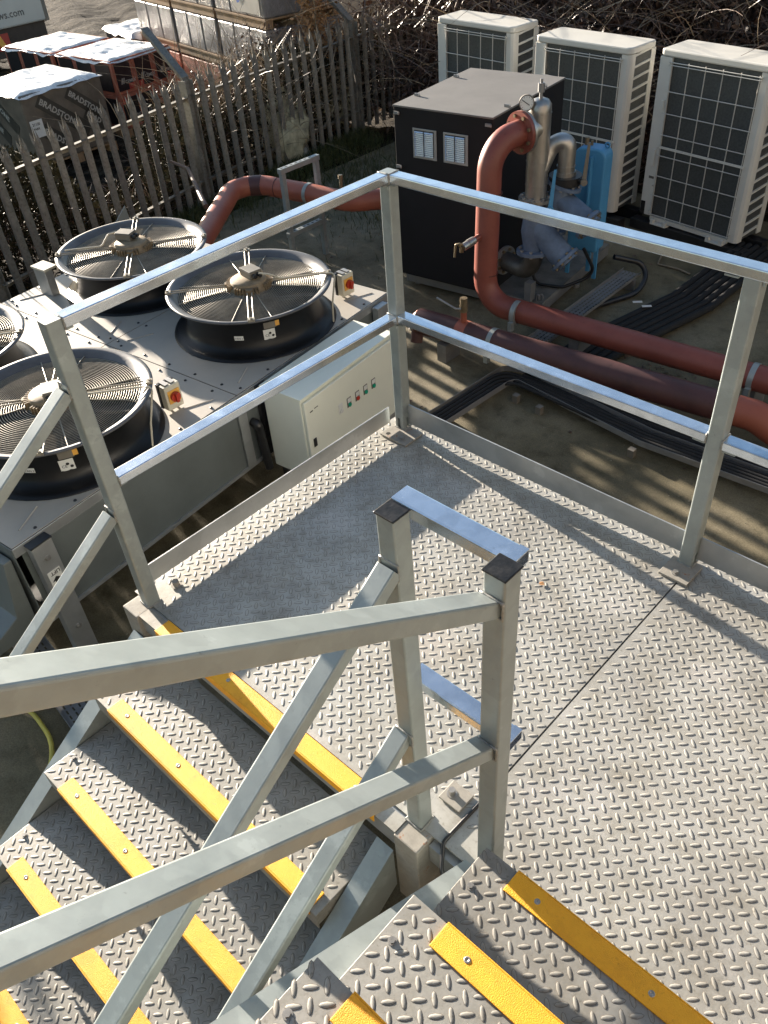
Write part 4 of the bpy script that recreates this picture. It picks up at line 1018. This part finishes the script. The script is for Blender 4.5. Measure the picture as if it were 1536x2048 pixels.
# ------------------------------------------------------------ air conditioners
AH, AW, AD = 1.36, .985, .36
def make_ac(label, x, y, rz):
    t = thing('air_conditioner', label, 'air conditioner', (x, y, GZ + .10), rz, 'outdoor air conditioning units standing in a row')
    MB().box(.012, AW - .012, .02, AD - .01, .03, AH - .03).build('coil', MCOIL, t, local=True)
    # top panel: rounded corners
    pts = []
    for (cx, cy, a0) in ((AW - .04, AD - .04, 0), (.04, AD - .04, 90), (.04, .03, 180), (AW - .05, .05, 270)):
        rr_ = .04 if a0 != 270 else .05
        if a0 == 180: rr_ = .03
        for i in range(5): a = R(a0 + 22.5 * i); pts.append((cx + rr_ * math.cos(a), cy + rr_ * math.sin(a), AH - .052))
    MB().prism([(x_ * 1.012 - .006, y_ * 1.02 - .006, z_) for x_, y_, z_ in pts], (0, 0, .054)).build('top_panel', MACW, t, local=True, bevel=.012)
    MB().prism([(0, 0, .035), (.115, 0, .035), (.115, .016, .035), (.0, AD, .035), (-.0, AD, .035)], (0, 0, AH - .09)).build('left_corner_panel', MACW, t, local=True, bevel=.004)
    MB().prism([(AW - .085, 0, .02), (AW - .03, 0, .02), (AW - .008, .012, .02), (AW, .035, .02), (AW, .075, .02), (AW - .02, .075, .02), (AW - .085, .016, .02)], (0, 0, AH - .073)).build('right_corner_panel', MACW, t, local=True)
    MB().box(AW - .012, AW, AD - .065, AD - .002, .02, AH - .053).build('rear_corner_panel', MACW, t, local=True, bevel=.003)
    n = 14; z0, z1 = .06, AH - .075; st = (z1 - z0) / n
    src = MB().prism([(AW - .012, .076, 0), (AW, .076, 0), (AW, AD - .066, .020), (AW - .012, AD - .066, .020)], (0, 0, .017)).build('side_slat', MACW, t, local=True)
    src.location.z = z0
    for k in range(1, n + 1): inst(src, (0, 0, z0 + k * st), t)
    MB().box(AW - .014, AW - .0125, .07, AD - .06, .03, AH - .06).build('side_mesh', MCOIL, t, local=True)
    MB().box(.116, AW - .086, .0, .02, .0, .034).build('bottom_pan', MACW, t, local=True)
    wg = MB(); xa, xb = .115, AW - .07; nz = 9
    for k in range(6):
        xx = xa + .012 + (xb - xa - .03) * k / 5; wg.tube([(xx, -.012, .045), (xx, -.012, AH - .075)], .0042, 6)
    for z in [AH - .085, AH - .105] + [.06 + (AH - .19) * k / 7 for k in range(7)]:
        wg.tube([(xa - .012, -.017, z), (xb, -.017, z)], .0042, 6)
    for z in (AH - .09, .62, .3, .08):
        for xx in (xa - .01, xb - .005): wg.tube([(xx, -.017, z), (xx, .004, z)], .006, 6)
    wg.build('wire_guard', MWIRE, t, local=True)
    MB().box(xa, xb, -.016, -.004, .62, .636).build('middle_bar', MACW, t, local=True)
    for xx in (.16, AW - .26):
        MB().box(xx, xx + .16, -.05, .02, -.012, -.002).box(xx, xx + .03, -.05, -.02, -.002, .03).box(xx + .13, xx + .16, -.05, -.02, -.002, .03).build('foot', MACW, t, local=True)
    return t
make_ac('white air conditioner farthest left, half hidden behind the black enclosure', -3.97, 4.93, R(-5))
make_ac('white air conditioner in the middle of the row, behind the blue tank', -2.63, 4.685, R(-4.5))
a3 = make_ac('white air conditioner farthest right with a small hand hole cover, cut by the photo edge', -1.445, 4.72, R(-8))
MB().box(.045, .085, -.012, -.0005, .46, .60).build('pull_cover', MACW, a3, local=True, bevel=.004)
MB().box(.07, .10, -.012, -.0005, .92, .99).build('pull_cover', MACW, a3, local=True, bevel=.004)
MB().box(.05, .10, -.003, -.0005, .355, .375).build('grip_slot', MTB, a3, local=True)
MB().box(.005, .05, -.0025, -.0005, .036, .15).build('pipe_opening', MGASK, a3, local=True)
for i, (x, y, rz) in enumerate(((-3.97, 4.93, -5), (-2.63, 4.685, -4.5), (-1.445, 4.72, -8))):
    nm = ('left', 'middle', 'right')[i]
    for d_ in (.02, .30):
        T = Matrix.Translation((x, y, GZ)) @ Matrix.Rotation(R(rz), 4, 'Z')
        o = MB().box(-.06, AW + .10, d_ - .06, d_ + .04, .001, .087, T).build('bearer', MBK, bevel=.004); tag(o, ('front' if d_ < .1 else 'rear') + ' black rubber bearer under the ' + nm + ' air conditioner', 'bearer')

# ------------------------------------------------------------ palisade fence
def fence_x(y):
    pts = [(-6, -3.4), (-2, -4.25), (.72, -4.93), (2.65, -5.36), (6.1, -5.78), (10.5, -6.3)]
    for (y0, x0), (y1, x1) in zip(pts[:-1], pts[1:]):
        if y <= y1: return x0 + (x1 - x0) * (y - y0) / (y1 - y0)
    return pts[-1][1]
fen = thing('palisade_fence', 'dark grey steel palisade fence with split pointed pales across the back left', 'fence', (-5.2, 2.5, GZ))
FI = wmat(fen).inverted()
def make_pale(i_):
    rn = random.Random(i_)
    cols = [(-.039, .010, -.055), (-.029, 0, .0), (-.013, -.010, -.07), (0, -.012, .045), (.013, -.010, -.07), (.029, 0, .0), (.039, .010, -.055)]
    vs = []; T_ = 1.225
    for off in (0, .0028):
        for (a, b, dz) in cols: vs.append((b + off - (0), a, 0))
        for (a, b, dz) in cols: vs.append((b + off, a, T_ - .11))
        for (a, b, dz) in cols:
            lean = (-.018 if a < -.02 else (-.018 if a > .02 else .010)); vs.append((b + off + lean, a * 1.05, T_ + dz))
    n = 7; F_ = []
    for L in range(2):
        for k in range(n - 1):
            F_.append((L * n + k, L * n + k + 1, (L + 1) * n + k + 1, (L + 1) * n + k)); q = 3 * n
            F_.append((q + L * n + k, q + (L + 1) * n + k, q + (L + 1) * n + k + 1, q + L * n + k + 1))
        F_.append((L * n, (L + 1) * n, 3 * n + (L + 1) * n, 3 * n + L * n)); F_.append((L * n + n - 1, 3 * n + L * n + n - 1, 3 * n + (L + 1) * n + n - 1, (L + 1) * n + n - 1))
    for k in range(n - 1): F_.append((2 * n + k, 2 * n + k + 1, 5 * n + k + 1, 5 * n + k))
    mb = MB(); mb.add(vs, F_); return mb
pale = make_pale(1).build('pale', MF, fen, local=True); first = True
y = -4.0; pk = 0; posts_y = [-5.1, -2.45, .25, 2.88, 5.50, 8.2]
ang0 = 0
while y < 10:
    x = fence_x(y); q = FI @ Vector((x, y, GZ)); dz = random.uniform(-.02, .02)
    a = math.atan2(fence_x(y) - fence_x(y + .3), .3) + random.uniform(-.08, .08)
    near = min(abs(y - p) for p in posts_y) < .045
    if not near:
        if first: o = pale; first = False
        else: o = pale.copy(); link(o); o.parent = fen
        o.location = (q.x, q.y, dz); o.rotation_euler = (random.uniform(-.02, .02), random.uniform(-.015, .015), a)
    y += .153 * random.uniform(.96, 1.04)
def fence_rail(z):
    ysr = [-5.5, -2.45, .25, 2.88, 5.50, 8.2, 10.4]
    for y0, y1 in zip(ysr[:-1], ysr[1:]):
        p, q = Vector((fence_x(y0) - .03, y0, z)), Vector((fence_x(y1) - .03, y1, z))
        d = (q - p).normalized(); n = Vector((-d.y, d.x, 0))
        MB().prism([p - n * .014, p + n * .030, p + n * .030 - Vector((0, 0, .005)), p - n * .009 - Vector((0, 0, .005)), p - n * .009 - Vector((0, 0, .045)), p - n * .014 - Vector((0, 0, .045))], q - p).build('rail', MF, fen)
# the rail stands behind the pales; a thin top flange shows above it
def fence_rail2(z):
    ysr = [-5.5, -2.45, .25, 2.88, 5.50, 8.2, 10.4]
    for y0, y1 in zip(ysr[:-1], ysr[1:]):
        p, q = Vector((fence_x(y0) - .036, y0 + .03, z)), Vector((fence_x(y1) - .036, y1 - .03, z))
        d = (q - p).normalized(); n = Vector((d.y, -d.x, 0))      # towards the camera side (+x)
        MB().prism([p + n * .022, p - n * .022, p - n * .022 - Vector((0, 0, .045)), p - n * .017 - Vector((0, 0, .045)), p - n * .017 - Vector((0, 0, .005)), p + n * .022 - Vector((0, 0, .005))], q - p).build('rail', MF, fen)
fence_rail2(.0); fence_rail2(-.80)
for yy in posts_y:
    x = fence_x(yy) - .06; T = Matrix.Translation((x, yy, 0)) @ Matrix.Rotation(R(10), 4, 'Z')
    mb = MB().box(-.05, .05, -.052, -.046, GZ, .14, T).box(-.05, .05, .046, .052, GZ, .14, T).box(-.004, .004, -.046, .046, GZ, .14, T)
    po = mb.build('fence_post', MF, fen)
    a = T @ Vector((0, .02, .12)); b = a + Vector((-.62, .06, .36))
    dd = (b - a); MB().prism([a + Vector((0, -.045, 0)), a + Vector((0, -.045, .045)), a + Vector((0, .035, .045)), a + Vector((0, .035, 0))], dd).build('cranked_arm', MF, po)

# ------------------------------------------------------------ vegetation
def stems(name, n, boxf, L, r, mat, seed, up=.8, curl=.5, seg=5):
    g_ = np.random.default_rng(seed); P0 = boxf(g_, n); D = g_.normal(0, 1, (n, 3)); D[:, 2] = np.abs(D[:, 2]) * up + up * .4
    D /= np.linalg.norm(D, axis=1)[:, None]; ln = g_.uniform(L[0], L[1], n); side = g_.normal(0, curl, (n, 3)); side[:, 2] = -np.abs(side[:, 2]) * .8
    Vs = np.zeros((n, seg + 1, 3, 3)); rad = g_.uniform(r[0], r[1], n)
    e1 = np.cross(D, [0.3, .5, .2]); e1 /= np.linalg.norm(e1, axis=1)[:, None]; e2 = np.cross(D, e1)
    for s in range(seg + 1):
        t = s / seg; P = P0 + D * (ln * t)[:, None] + side * (ln * t * t * .6)[:, None]
        rr_ = rad * (1 - .75 * t)
        for k in range(3):
            a = 2 * math.pi * k / 3; Vs[:, s, k] = P + (e1 * math.cos(a) + e2 * math.sin(a)) * rr_[:, None]
    V = Vs.reshape(-1, 3); F_ = []
    base = np.arange(n) * (seg + 1) * 3; q = []
    for s in range(seg):
        for k in range(3): q.append([s * 3 + k, s * 3 + (k + 1) % 3, (s + 1) * 3 + (k + 1) % 3, (s + 1) * 3 + k])
    F_ = (base[:, None, None] + np.array(q)[None]).reshape(-1, 4)
    return V, F_
def leaves(n, boxf, s, seed):
    g_ = np.random.default_rng(seed); P = boxf(g_, n); A = g_.normal(0, 1, (n, 3)); A /= np.linalg.norm(A, axis=1)[:, None]
    B = np.cross(A, g_.normal(0, 1, (n, 3))); B /= np.linalg.norm(B, axis=1)[:, None]; sz = g_.uniform(s[0], s[1], n)[:, None]
    V = np.stack([P - A * sz, P + B * sz * .45, P + A * sz, P - B * sz * .45], 1).reshape(-1, 3)
    return V, np.arange(4 * n).reshape(n, 4)
def clump(g_, n, x0, x1, y0, y1, z0, z1, k=40, s=.25):
    c = np.c_[g_.uniform(x0, x1, k), g_.uniform(y0, y1, k), g_.uniform(z0, z1, k)]
    i = g_.integers(0, k, n); p = c[i] + g_.normal(0, s, (n, 3)); return p
def hedge_box(g_, n):
    p = clump(g_, n, -5.7, 3.2, 5.75, 7.4, GZ, 1.25, 160, .22); m = (p[:, 1] < 5.5)
    p[:, 1] = np.maximum(p[:, 1], 5.42 + np.abs(g_.normal(0, .05, n))); p[:, 2] = np.maximum(p[:, 2], GZ); return p
V, F_ = stems('h', 5200, lambda g_, n: np.c_[g_.uniform(-6, 3.4, n), g_.uniform(5.55, 7.5, n), g_.uniform(GZ, 1.0, n)], (.3, 1.0), (.003, .008), MTWIG, 3, .7, .45)
npmesh('hedge_twigs', V, F_, MTWIG, kind='stuff')
V, F_ = stems('h', 500, lambda g_, n: np.c_[g_.uniform(-6, 3.4, n), g_.uniform(5.45, 6.0, n), g_.uniform(-.6, .9, n)], (.4, 1.2), (.003, .006), MTWIG2, 33, .6, .6); npmesh('pale_hedge_stems', V, F_, MTWIG2, kind='stuff')
V, F_ = leaves(52000, hedge_box, (.018, .05), 4); npmesh('hedge_leaves', V, F_, MLEAF, kind='stuff')
V, F_ = leaves(22000, lambda g_, n: np.c_[g_.uniform(-6.5, 3.4, n), g_.uniform(6.3, 8.2, n), g_.uniform(GZ, 1.5, n)], (.04, .10), 14); npmesh('hedge_core_leaves', V, F_, MLEAF, kind='stuff')
# brambles behind and through the fence
def veg(g_, n, y0=-3.5, y1=9, off=(-.9, -.1), zt=.1, zlow=GZ):
    y = g_.uniform(y0, y1, n); x = np.array([fence_x(v) for v in y]) + g_.uniform(off[0], off[1], n)
    gap = np.exp(-((y - 2.05) / .62) ** 4); top = zlow + (zt - zlow) * (.85 + .15 * np.sin(y * 2.3) * np.sin(y * .9 + 1)) * (1 - .72 * gap); z = g_.uniform(0, 1, n) ** .9 * (top - zlow) + zlow
    return np.c_[x, y, z]
V, F_ = stems('b', 3600, lambda g_, n: veg(g_, n, zt=-.45), (.2, .5), (.002, .005), MTWIG, 5, .9, .55); npmesh('bramble_stems', V, F_, MTWIG, kind='stuff')
V, F_ = stems('b', 1100, lambda g_, n: veg(g_, n, 3.1, 6.6, zt=-.1), (.35, .95), (.002, .0045), MTWIG2, 6, 1.3, .4); npmesh('pale_bramble_stems', V, F_, MTWIG2, kind='stuff')
V, F_ = leaves(70000, lambda g_, n: veg(g_, n, zt=.03), (.016, .042), 7); npmesh('bramble_leaves', V, F_, MLEAF2, kind='stuff')
V, F_ = leaves(9000, lambda g_, n: veg(g_, n, 3.0, 9.5, (-1.1, -.05), .25), (.012, .03), 8); npmesh('brown_bramble_leaves', V, F_, MLEAF, kind='stuff')
# tall pale shrub shoots by the stacks
V, F_ = stems('b', 420, lambda g_, n: np.c_[g_.normal(-6.1, .35, n), g_.normal(4.0, .5, n), g_.uniform(-.9, -.2, n)], (.5, 1.15), (.0025, .005), MTWIG2, 9, 1.6, .5, 6); npmesh('pale_shrub_shoots', V, F_, MTWIG2, kind='stuff')
# dead dock plant with orange seed heads
dk = thing('dried_plant', 'tall dead plant with orange brown curled leaves behind the fence before the pallets', 'plant', (-6.0, 5.15, -1.2))
def dockp(g_, n): 
    z = g_.uniform(-.15, .62, n); return np.c_[-6.02 + g_.normal(0, .09, n) * (1.3 - z), 5.18 + g_.normal(0, .09, n) * (1.3 - z), z]
V, F_ = leaves(1500, dockp, (.012, .04), 10); npmesh('dead_foliage', V, F_, MORLEAF, dk, local=False)
MB().tube([(-6.0, 5.15, -1.2), (-6.03, 5.18, 0), (-6.05, 5.2, .6)], .010, 6).tube([(-6.0, 5.15, -.4), (-5.93, 5.1, .2), (-5.9, 5.08, .45)], .007, 6).build('stalk', MTWIG2, dk)
# grass along the fence foot
def grass(n, boxf, seed, h=(.05, .16)):
    g_ = np.random.default_rng(seed); P = boxf(g_, n); hh = g_.uniform(h[0], h[1], n); a = g_.uniform(0, 6.28, n); w_ = .003
    dx = np.cos(a) * w_; dy = np.sin(a) * w_; lx = g_.normal(0, .35, n) * hh; ly = g_.normal(0, .35, n) * hh; z = np.zeros(n)
    A = P - np.c_[dx, dy, z]; B = P + np.c_[dx, dy, z]; M_ = P + np.c_[lx * .4, ly * .4, hh * .6]; T = P + np.c_[lx, ly, hh]
    V = np.stack([A, B, M_ + np.c_[dx, dy, z] * .7, T, M_ - np.c_[dx, dy, z] * .7], 1).reshape(-1, 3); return V, np.arange(5 * n).reshape(n, 5)
def gb(g_, n):
    y = g_.uniform(-3, 5.4, n); x = np.array([fence_x(v) for v in y]) + .02 + np.abs(g_.normal(0, .28, n)); return np.c_[x, y, np.full(n, GZ - .02)]
V, F_ = grass(16000, gb, 11); npmesh('grass_strip', V, F_, MGRASS, kind='stuff')
V, F_ = grass(5000, lambda g_, n: np.c_[g_.uniform(-4.9, -2.2, n), g_.normal(4.2, .5, n), np.full(n, GZ)], 12, (.03, .1)); npmesh('weed_patch', V, F_, MGRASS, kind='stuff')
mb = MB().tube([(-4.2, 2.0, -.55), (-4.9, 2.35, -.45), (-5.1, 2.3, -.4)], [.025, .02, .012], 8).build('dead_branch', MTWIG); tag(mb, 'dead grey branch lying against the fence above the red pipe bend', 'branch')

# ------------------------------------------------------------ rubble sacks
def sack(label, c, s, mat, seed):
    bm = bmesh.new(); bmesh.ops.create_icosphere(bm, subdivisions=4, radius=1)
    for v in bm.verts:
        n = noise.noise(v.co * 1.8 + Vector((seed, 0, 0))) * .22 + noise.noise(v.co * 5 + Vector((0, seed, 0))) * .10 + noise.noise(v.co * 12 + Vector((0, seed, 5))) * .04
        v.co = v.co * (1 + n); v.co = Vector((v.co.x * s[0], v.co.y * s[1], max(-.75, v.co.z) * s[2]))
    me = bpy.data.meshes.new('rubble_sack'); bm.to_mesh(me); bm.free(); me.materials.append(mat)
    me.polygons.foreach_set('use_smooth', [True] * len(me.polygons))
    o = link(bpy.data.objects.new('rubble_sack', me)); o.location = c; tag(o, label, 'sack'); return o
sack('mossy white rubble sack slumped behind the fence left of the strut frame', (-5.85, 4.25, -.78), (.34, .36, .46), MSACK2, 1)
sack('grey white torn sack low behind the fence beside the mossy sack', (-5.72, 4.32, -1.08), (.2, .25, .22), MSACK, 2)
sack('grey rubble sack behind the fence nearer the second cranked post', (-6.15, 5.35, -.72), (.32, .36, .36), MSACK2, 3)
sack('small torn white sack behind the fence next to the black enclosure', (-6.15, 6.0, -.95), (.12, .15, .2), MSACK, 4)
sack('pale plastic sack mound lying in the brambles at the left photo edge', (-6.6, .75, -.75), (.35, .35, .3), MSACK, 5)

# ------------------------------------------------------------ builders' yard beyond the fence
def crumple(x0, x1, y0, y1, z, amp, seed, n=26, drop=.10):
    V = []; 
    for j in range(n + 1):
        for i in range(n + 1):
            u, v_ = i / n, j / n; x = x0 + (x1 - x0) * u; y = y0 + (y1 - y0) * v_
            e_ = min(u, 1 - u, v_, 1 - v_); dz = amp * (noise.noise(Vector((x * 4, y * 4, seed))) + .6 * noise.noise(Vector((x * 11, y * 11, seed))))
            zz = z + dz * min(1, e_ * 8 + .15) - (drop * (.9 + .9 * noise.noise(Vector((x * 5, y * 5, seed + 9)))) if e_ == 0 else 0) - (.012 if 0 < e_ < .05 else 0)
            if e_ == 0: x += .01 * (1 if u > .5 else -1) * (u in (0, 1)); y += .01 * (1 if v_ > .5 else -1) * (v_ in (0, 1))
            V.append((x, y, zz))
    F_ = [(j * (n + 1) + i, j * (n + 1) + i + 1, (j + 1) * (n + 1) + i + 1, (j + 1) * (n + 1) + i) for j in range(n) for i in range(n)]
    mb = MB(); mb.add(V, F_, True); return mb
def pallet_under(t, L, W, z, mat=MTIMB):
    for k in range(3): MB().box(-L / 2, L / 2, -W / 2 + k * (W - .1) / 2, -W / 2 + .1 + k * (W - .1) / 2, z, z + .10).build('pallet_bearer', mat, t, local=True)
    for k in range(5): MB().box(-L / 2 + k * (L - .1) / 4, -L / 2 + .1 + k * (L - .1) / 4, -W / 2, W / 2, z + .101, z + .12).build('pallet_board', mat, t, local=True)
YG = -1.27
# paving pack with printed sleeve
bp = thing('paving_pack', 'pallet of paving in a brown sleeve printed BRADSTONE under white polythene, nearest the fence', 'pallet', (-9.2, 3.14, YG), R(3))
pallet_under(bp, 1.2, 1.15, 0)
MB().box(-.60, .60, -.58, .58, .122, .93).build('sleeved_block', MPACK, bp, local=True, bevel=.02)
crumple(-.615, .615, -.595, .595, .95, .022, 1, drop=.05).build('polythene_cover', MWRAP, bp, local=True)
# printed bands and lettering on the two faces towards the camera
def diag_text(t, face, items):
    for (s, size, a, z, ang, band) in items:
        if face == 'x': o = Vector((.603, a, z)); xd = Vector((0, 1, 0)); 
        else: o = Vector((a, -.583, z)); xd = Vector((1, 0, 0))
        up = Vector((0, 0, 1)); xr = xd * math.cos(ang) + up * math.sin(ang); yr = up * math.cos(ang) - xd * math.sin(ang)
        if band:
            mb = MB(); quad_mb(mb, o - xr * .03 - yr * .05, xr, yr, band, size * 1.7, .002); mb.build('printed_band', MPSTR, t, local=True)
        mb = MB(); text_mb(mb, s, size, o, xr, yr, .0035, .003); mb.build('lettering', MPTXT, t, local=True)
diag_text(bp, 'x', [('BRADSTONE', .09, .06, .80, R(-40), .58), ('BRADSTONE', .098, -.36, .80, R(-40), .78), ('BRADST', .094, -.40, .47, R(-40), .42), ('BRAD', .085, .24, .52, R(-40), .34)])
diag_text(bp, 'y', [('STONE', .09, -.05, .76, R(-36), .5), ('BRADSTONE', .09, -.5, .72, R(-36), .7)])
mb = MB(); quad_mb(mb, (.6055, -.55, .44), (0, 1, 0), (0, 0, 1), .17, .20, .002); pj = mb.build('despatch_label', MWHITE, bp, local=True)
mb = MB(); text_mb(mb, '21120', .042, (.6085, -.525, .58), (0, 1, 0), (0, 0, 1), .002, .001); text_mb(mb, 'PARK', .036, (.6085, -.525, .53), (0, 1, 0), (0, 0, 1), .002, .001); mb.build('lettering', MINK, pj, local=True)
def block_pack(label, x, y, rz, L, W, H, seed):
    t = thing('block_pack', label, 'pallet', (x, y, YG), rz, 'red block packs under white polythene'); pallet_under(t, L, W, 0)
    nb = (3, 3, 2); lx, ly, lz = L / nb[0], W / nb[1], (H - .125) / nb[2]
    for i in range(3):
        for j in range(3):
            for k in range(2):
                if 0 < i < 2 and 0 < j < 2: continue
                MB().box(-L / 2 + i * lx + .004, -L / 2 + (i + 1) * lx - .004, -W / 2 + j * ly + .004, -W / 2 + (j + 1) * ly - .004, .123 + k * lz + .002, .123 + (k + 1) * lz - .002).build('brick', MBRICK, t, local=True, bevel=.004)
    for j in range(3):
        for k in (0, 1):
            y0 = -W / 2 + j * ly + .045; z0 = .123 + k * lz + .045
            p = MB().box(L / 2 - .002, L / 2 + .004, y0, y0 + ly - .09, z0, z0 + lz - .09).build('printed_panel', MCLBL, t, local=True)
            mb = MB(); mb.box(L / 2 + .0045, L / 2 + .0065, y0 + (ly - .17 if (j + k) % 2 else .0), y0 + (ly - .09 if (j + k) % 2 else .08), z0 + (0 if k % 2 else lz - .16), z0 + (.07 if k % 2 else lz - .09)).build('red_flash', MCRED, p, local=True)
            mb = MB(); text_mb(mb, 'CEMEX', .055, (L / 2 + .0047, y0 + .12, z0 + .08), (0, 1, 0), (0, 0, 1), .003, .001)
            for q in range(2): mb.prism([(L / 2 + .007, y0 + .05 + q * .03, z0 + .08), (L / 2 + .007, y0 + .065 + q * .03, z0 + .08), (L / 2 + .007, y0 + .09 + q * .03, z0 + .15), (L / 2 + .007, y0 + .075 + q * .03, z0 + .15)], (.001, 0, 0))
            mb.build('lettering', MPTXT, p, local=True)
            y0 = -L / 2
    for i in range(3):
        for k in (0, 1):
            x0 = -L / 2 + i * lx + .05; z0 = .123 + k * lz + .045
            MB().box(x0, x0 + lx - .10, -W / 2 - .004, -W / 2 + .002, z0, z0 + lz - .09).build('printed_panel', MCLBL, t, local=True)
    crumple(-L / 2 - .012, L / 2 + .012, -W / 2 - .012, W / 2 + .012, H + .01, .022, seed, drop=.05).build('polythene_cover', MWRAP, t, local=True)
    return t
block_pack('pallet of red blocks with black printed panels, directly behind the cranked fence post', -9.56, 4.55, R(5), 1.22, 1.02, .97, 2)
block_pack('pallet of red blocks farther left beside the parked lorry', -10.84, 4.42, R(5), 1.2, 1.02, .97, 3)
wp = thing('wrapped_pack', 'small low pack under white and blue polythene between block pallet and grey stack', 'pallet', (-10.75, 5.85, YG), R(-8))
pallet_under(wp, 1.0, .8, 0); MB().box(-.5, .5, -.4, .4, .122, .92).build('block', MPACK, wp, local=True); crumple(-.53, .53, -.43, .43, .95, .03, 6).build('polythene_cover', MWRAP, wp, local=True)
# stack of shrink wrapped packs, three high
so_ = Vector((-10.24, 5.45, 0)); sd = Vector((.986, -.165, 0)); sn = Vector((.165, .986, 0)); n_ = 0
names = {0: 'left', 1: 'middle', 2: 'right'}
for c in range(3):
    for tier in range(3):
        z0 = (YG, -.42, .12)[tier]; hh = (.80, .50, .52)[tier]; cen = so_ + sd * (.63 + c * 1.27) + sn * .55
        t = thing('wrapped_pack', ('bottom', 'middle', 'top')[tier] + ' pack in the ' + names[c] + ' column of the ' + ('dark red' if tier == 0 else 'grey shrink wrapped') + ' stack behind the fence', 'pallet', (cen.x, cen.y, z0), R(-9.5))
        for k in range(3): MB().box(-.6, .6, -.53 + k * .48, -.43 + k * .48, 0, .085).build('pallet_bearer', MTIMB, t, local=True)
        MB().box(-.61, .61, -.54, .54, .0855, .105).build('pallet_board', MTIMB, t, local=True)
        nb = 3
        for q in range(nb):
            a = -.6 + q * 1.2 / nb
            if tier == 0: MB().box(a + .004, a + 1.2 / nb - .004, -.53, .53, .106, hh + .02).build('block', MBRICK, t, local=True, bevel=.01)
            else:
                mb = MB(); V_ = []; n = 10
                # slightly bulging wrapped face made of a displaced grid box
                bm = bmesh.new(); bmesh.ops.create_grid(bm, x_segments=1, y_segments=1, size=.5); bm.free()
                MB().box(a + .006, a + 1.2 / nb - .006, -.53, .53, .106, hh + .03).build('wrapped_block', MWRAPG, t, local=True, bevel=.02)
        if tier == 1 and c == 2:
            mb = MB(); quad_mb(mb, (.33, -.534, .30), (1, 0, 0), (0, 0, 1), .16, .18, .003); lb = mb.build('despatch_label', MWHITE, t, local=True)
        if tier == 2 and c == 2:
            mb = MB(); quad_mb(mb, (-.1, -.534, .14), (1, 0, 0), (0, 0, 1), .62, .36, .003); lb = mb.build('pale_sleeve', MPTXT, t, local=True)
            mb = MB(); text_mb(mb, 'b', .28, (.0, -.539, .22), (.9, 0, .45), (-.45, 0, .9), .002, .008); mb.build('blue_logo', simple('blue_print', (.03, .10, .38), .4), t, local=True)
        n_ += 1
xp = thing('wrapped_pack', 'buff wrapped pack set back right of the grey stack, behind the dead plant', 'pallet', (-6.9, 7.3, YG), R(-9))
pallet_under(xp, 1.2, 1.1, 0); MB().box(-.6, .6, -.55, .55, .122, .85).box(-.6, .6, -.55, .55, .96, 1.7).build('block', MPACK, xp, local=True, bevel=.02)
MB().box(-.6, .6, -.56, .56, .852, .958).build('pallet_layer', MTIMB, xp, local=True)
# lorry
lo = thing('lorry', 'pale sided lorry body with dark lettering ending ows.com at the top left photo edge', 'lorry', (-14.42, 6.22, YG))
MB().box(-2.4, 0, -7.0, 0, .67, 1.44).build('box_body', MLORRY, lo, local=True, bevel=.03)
MB().box(-2.4, .006, -.05, .02, .66, 1.45).build('rear_frame', MTB, lo, local=True)
MB().box(-2.35, -.06, -6.9, -.06, .22, .665).build('chassis', MDARKB, lo, local=True)
for yy in (-1.7, -3.0, -6.2):
    MB().tube([(-.30, yy, .33), (-.05, yy, .33)], .33, 28).build('wheel', MBK, lo, local=True)
    MB().tube([(-.30 - 1.8, yy, .33), (-.05 - 1.8, yy, .33)], .33, 28).build('wheel', MBK, lo, local=True)
cp = MB().box(-.058, -.050, -2.9, -.82, .34, .60).build('chevron_board', MCRED, lo, local=True)
mb = MB()
for k in range(9): mb.prism([(-.0495, -2.75 + k * .22, .345), (-.0495, -2.64 + k * .22, .345), (-.0495, -2.74 + k * .22, .595), (-.0495, -2.85 + k * .22, .595)], (.002, 0, 0))
mb.build('yellow_chevron', MORANGE, cp, local=True)
mb = MB(); text_mb(mb, 'ows.com', .165, (.001, -1.02, .82), (0, 1, 0), (0, 0, 1), .002, .002); text_mb(mb, 'ucts', .11, (.001, -.80, 1.10), (0, 1, 0), (0, 0, 1), .002); mb.build('lettering', simple('grey_print', (.10, .095, .085), .5), lo, local=True)
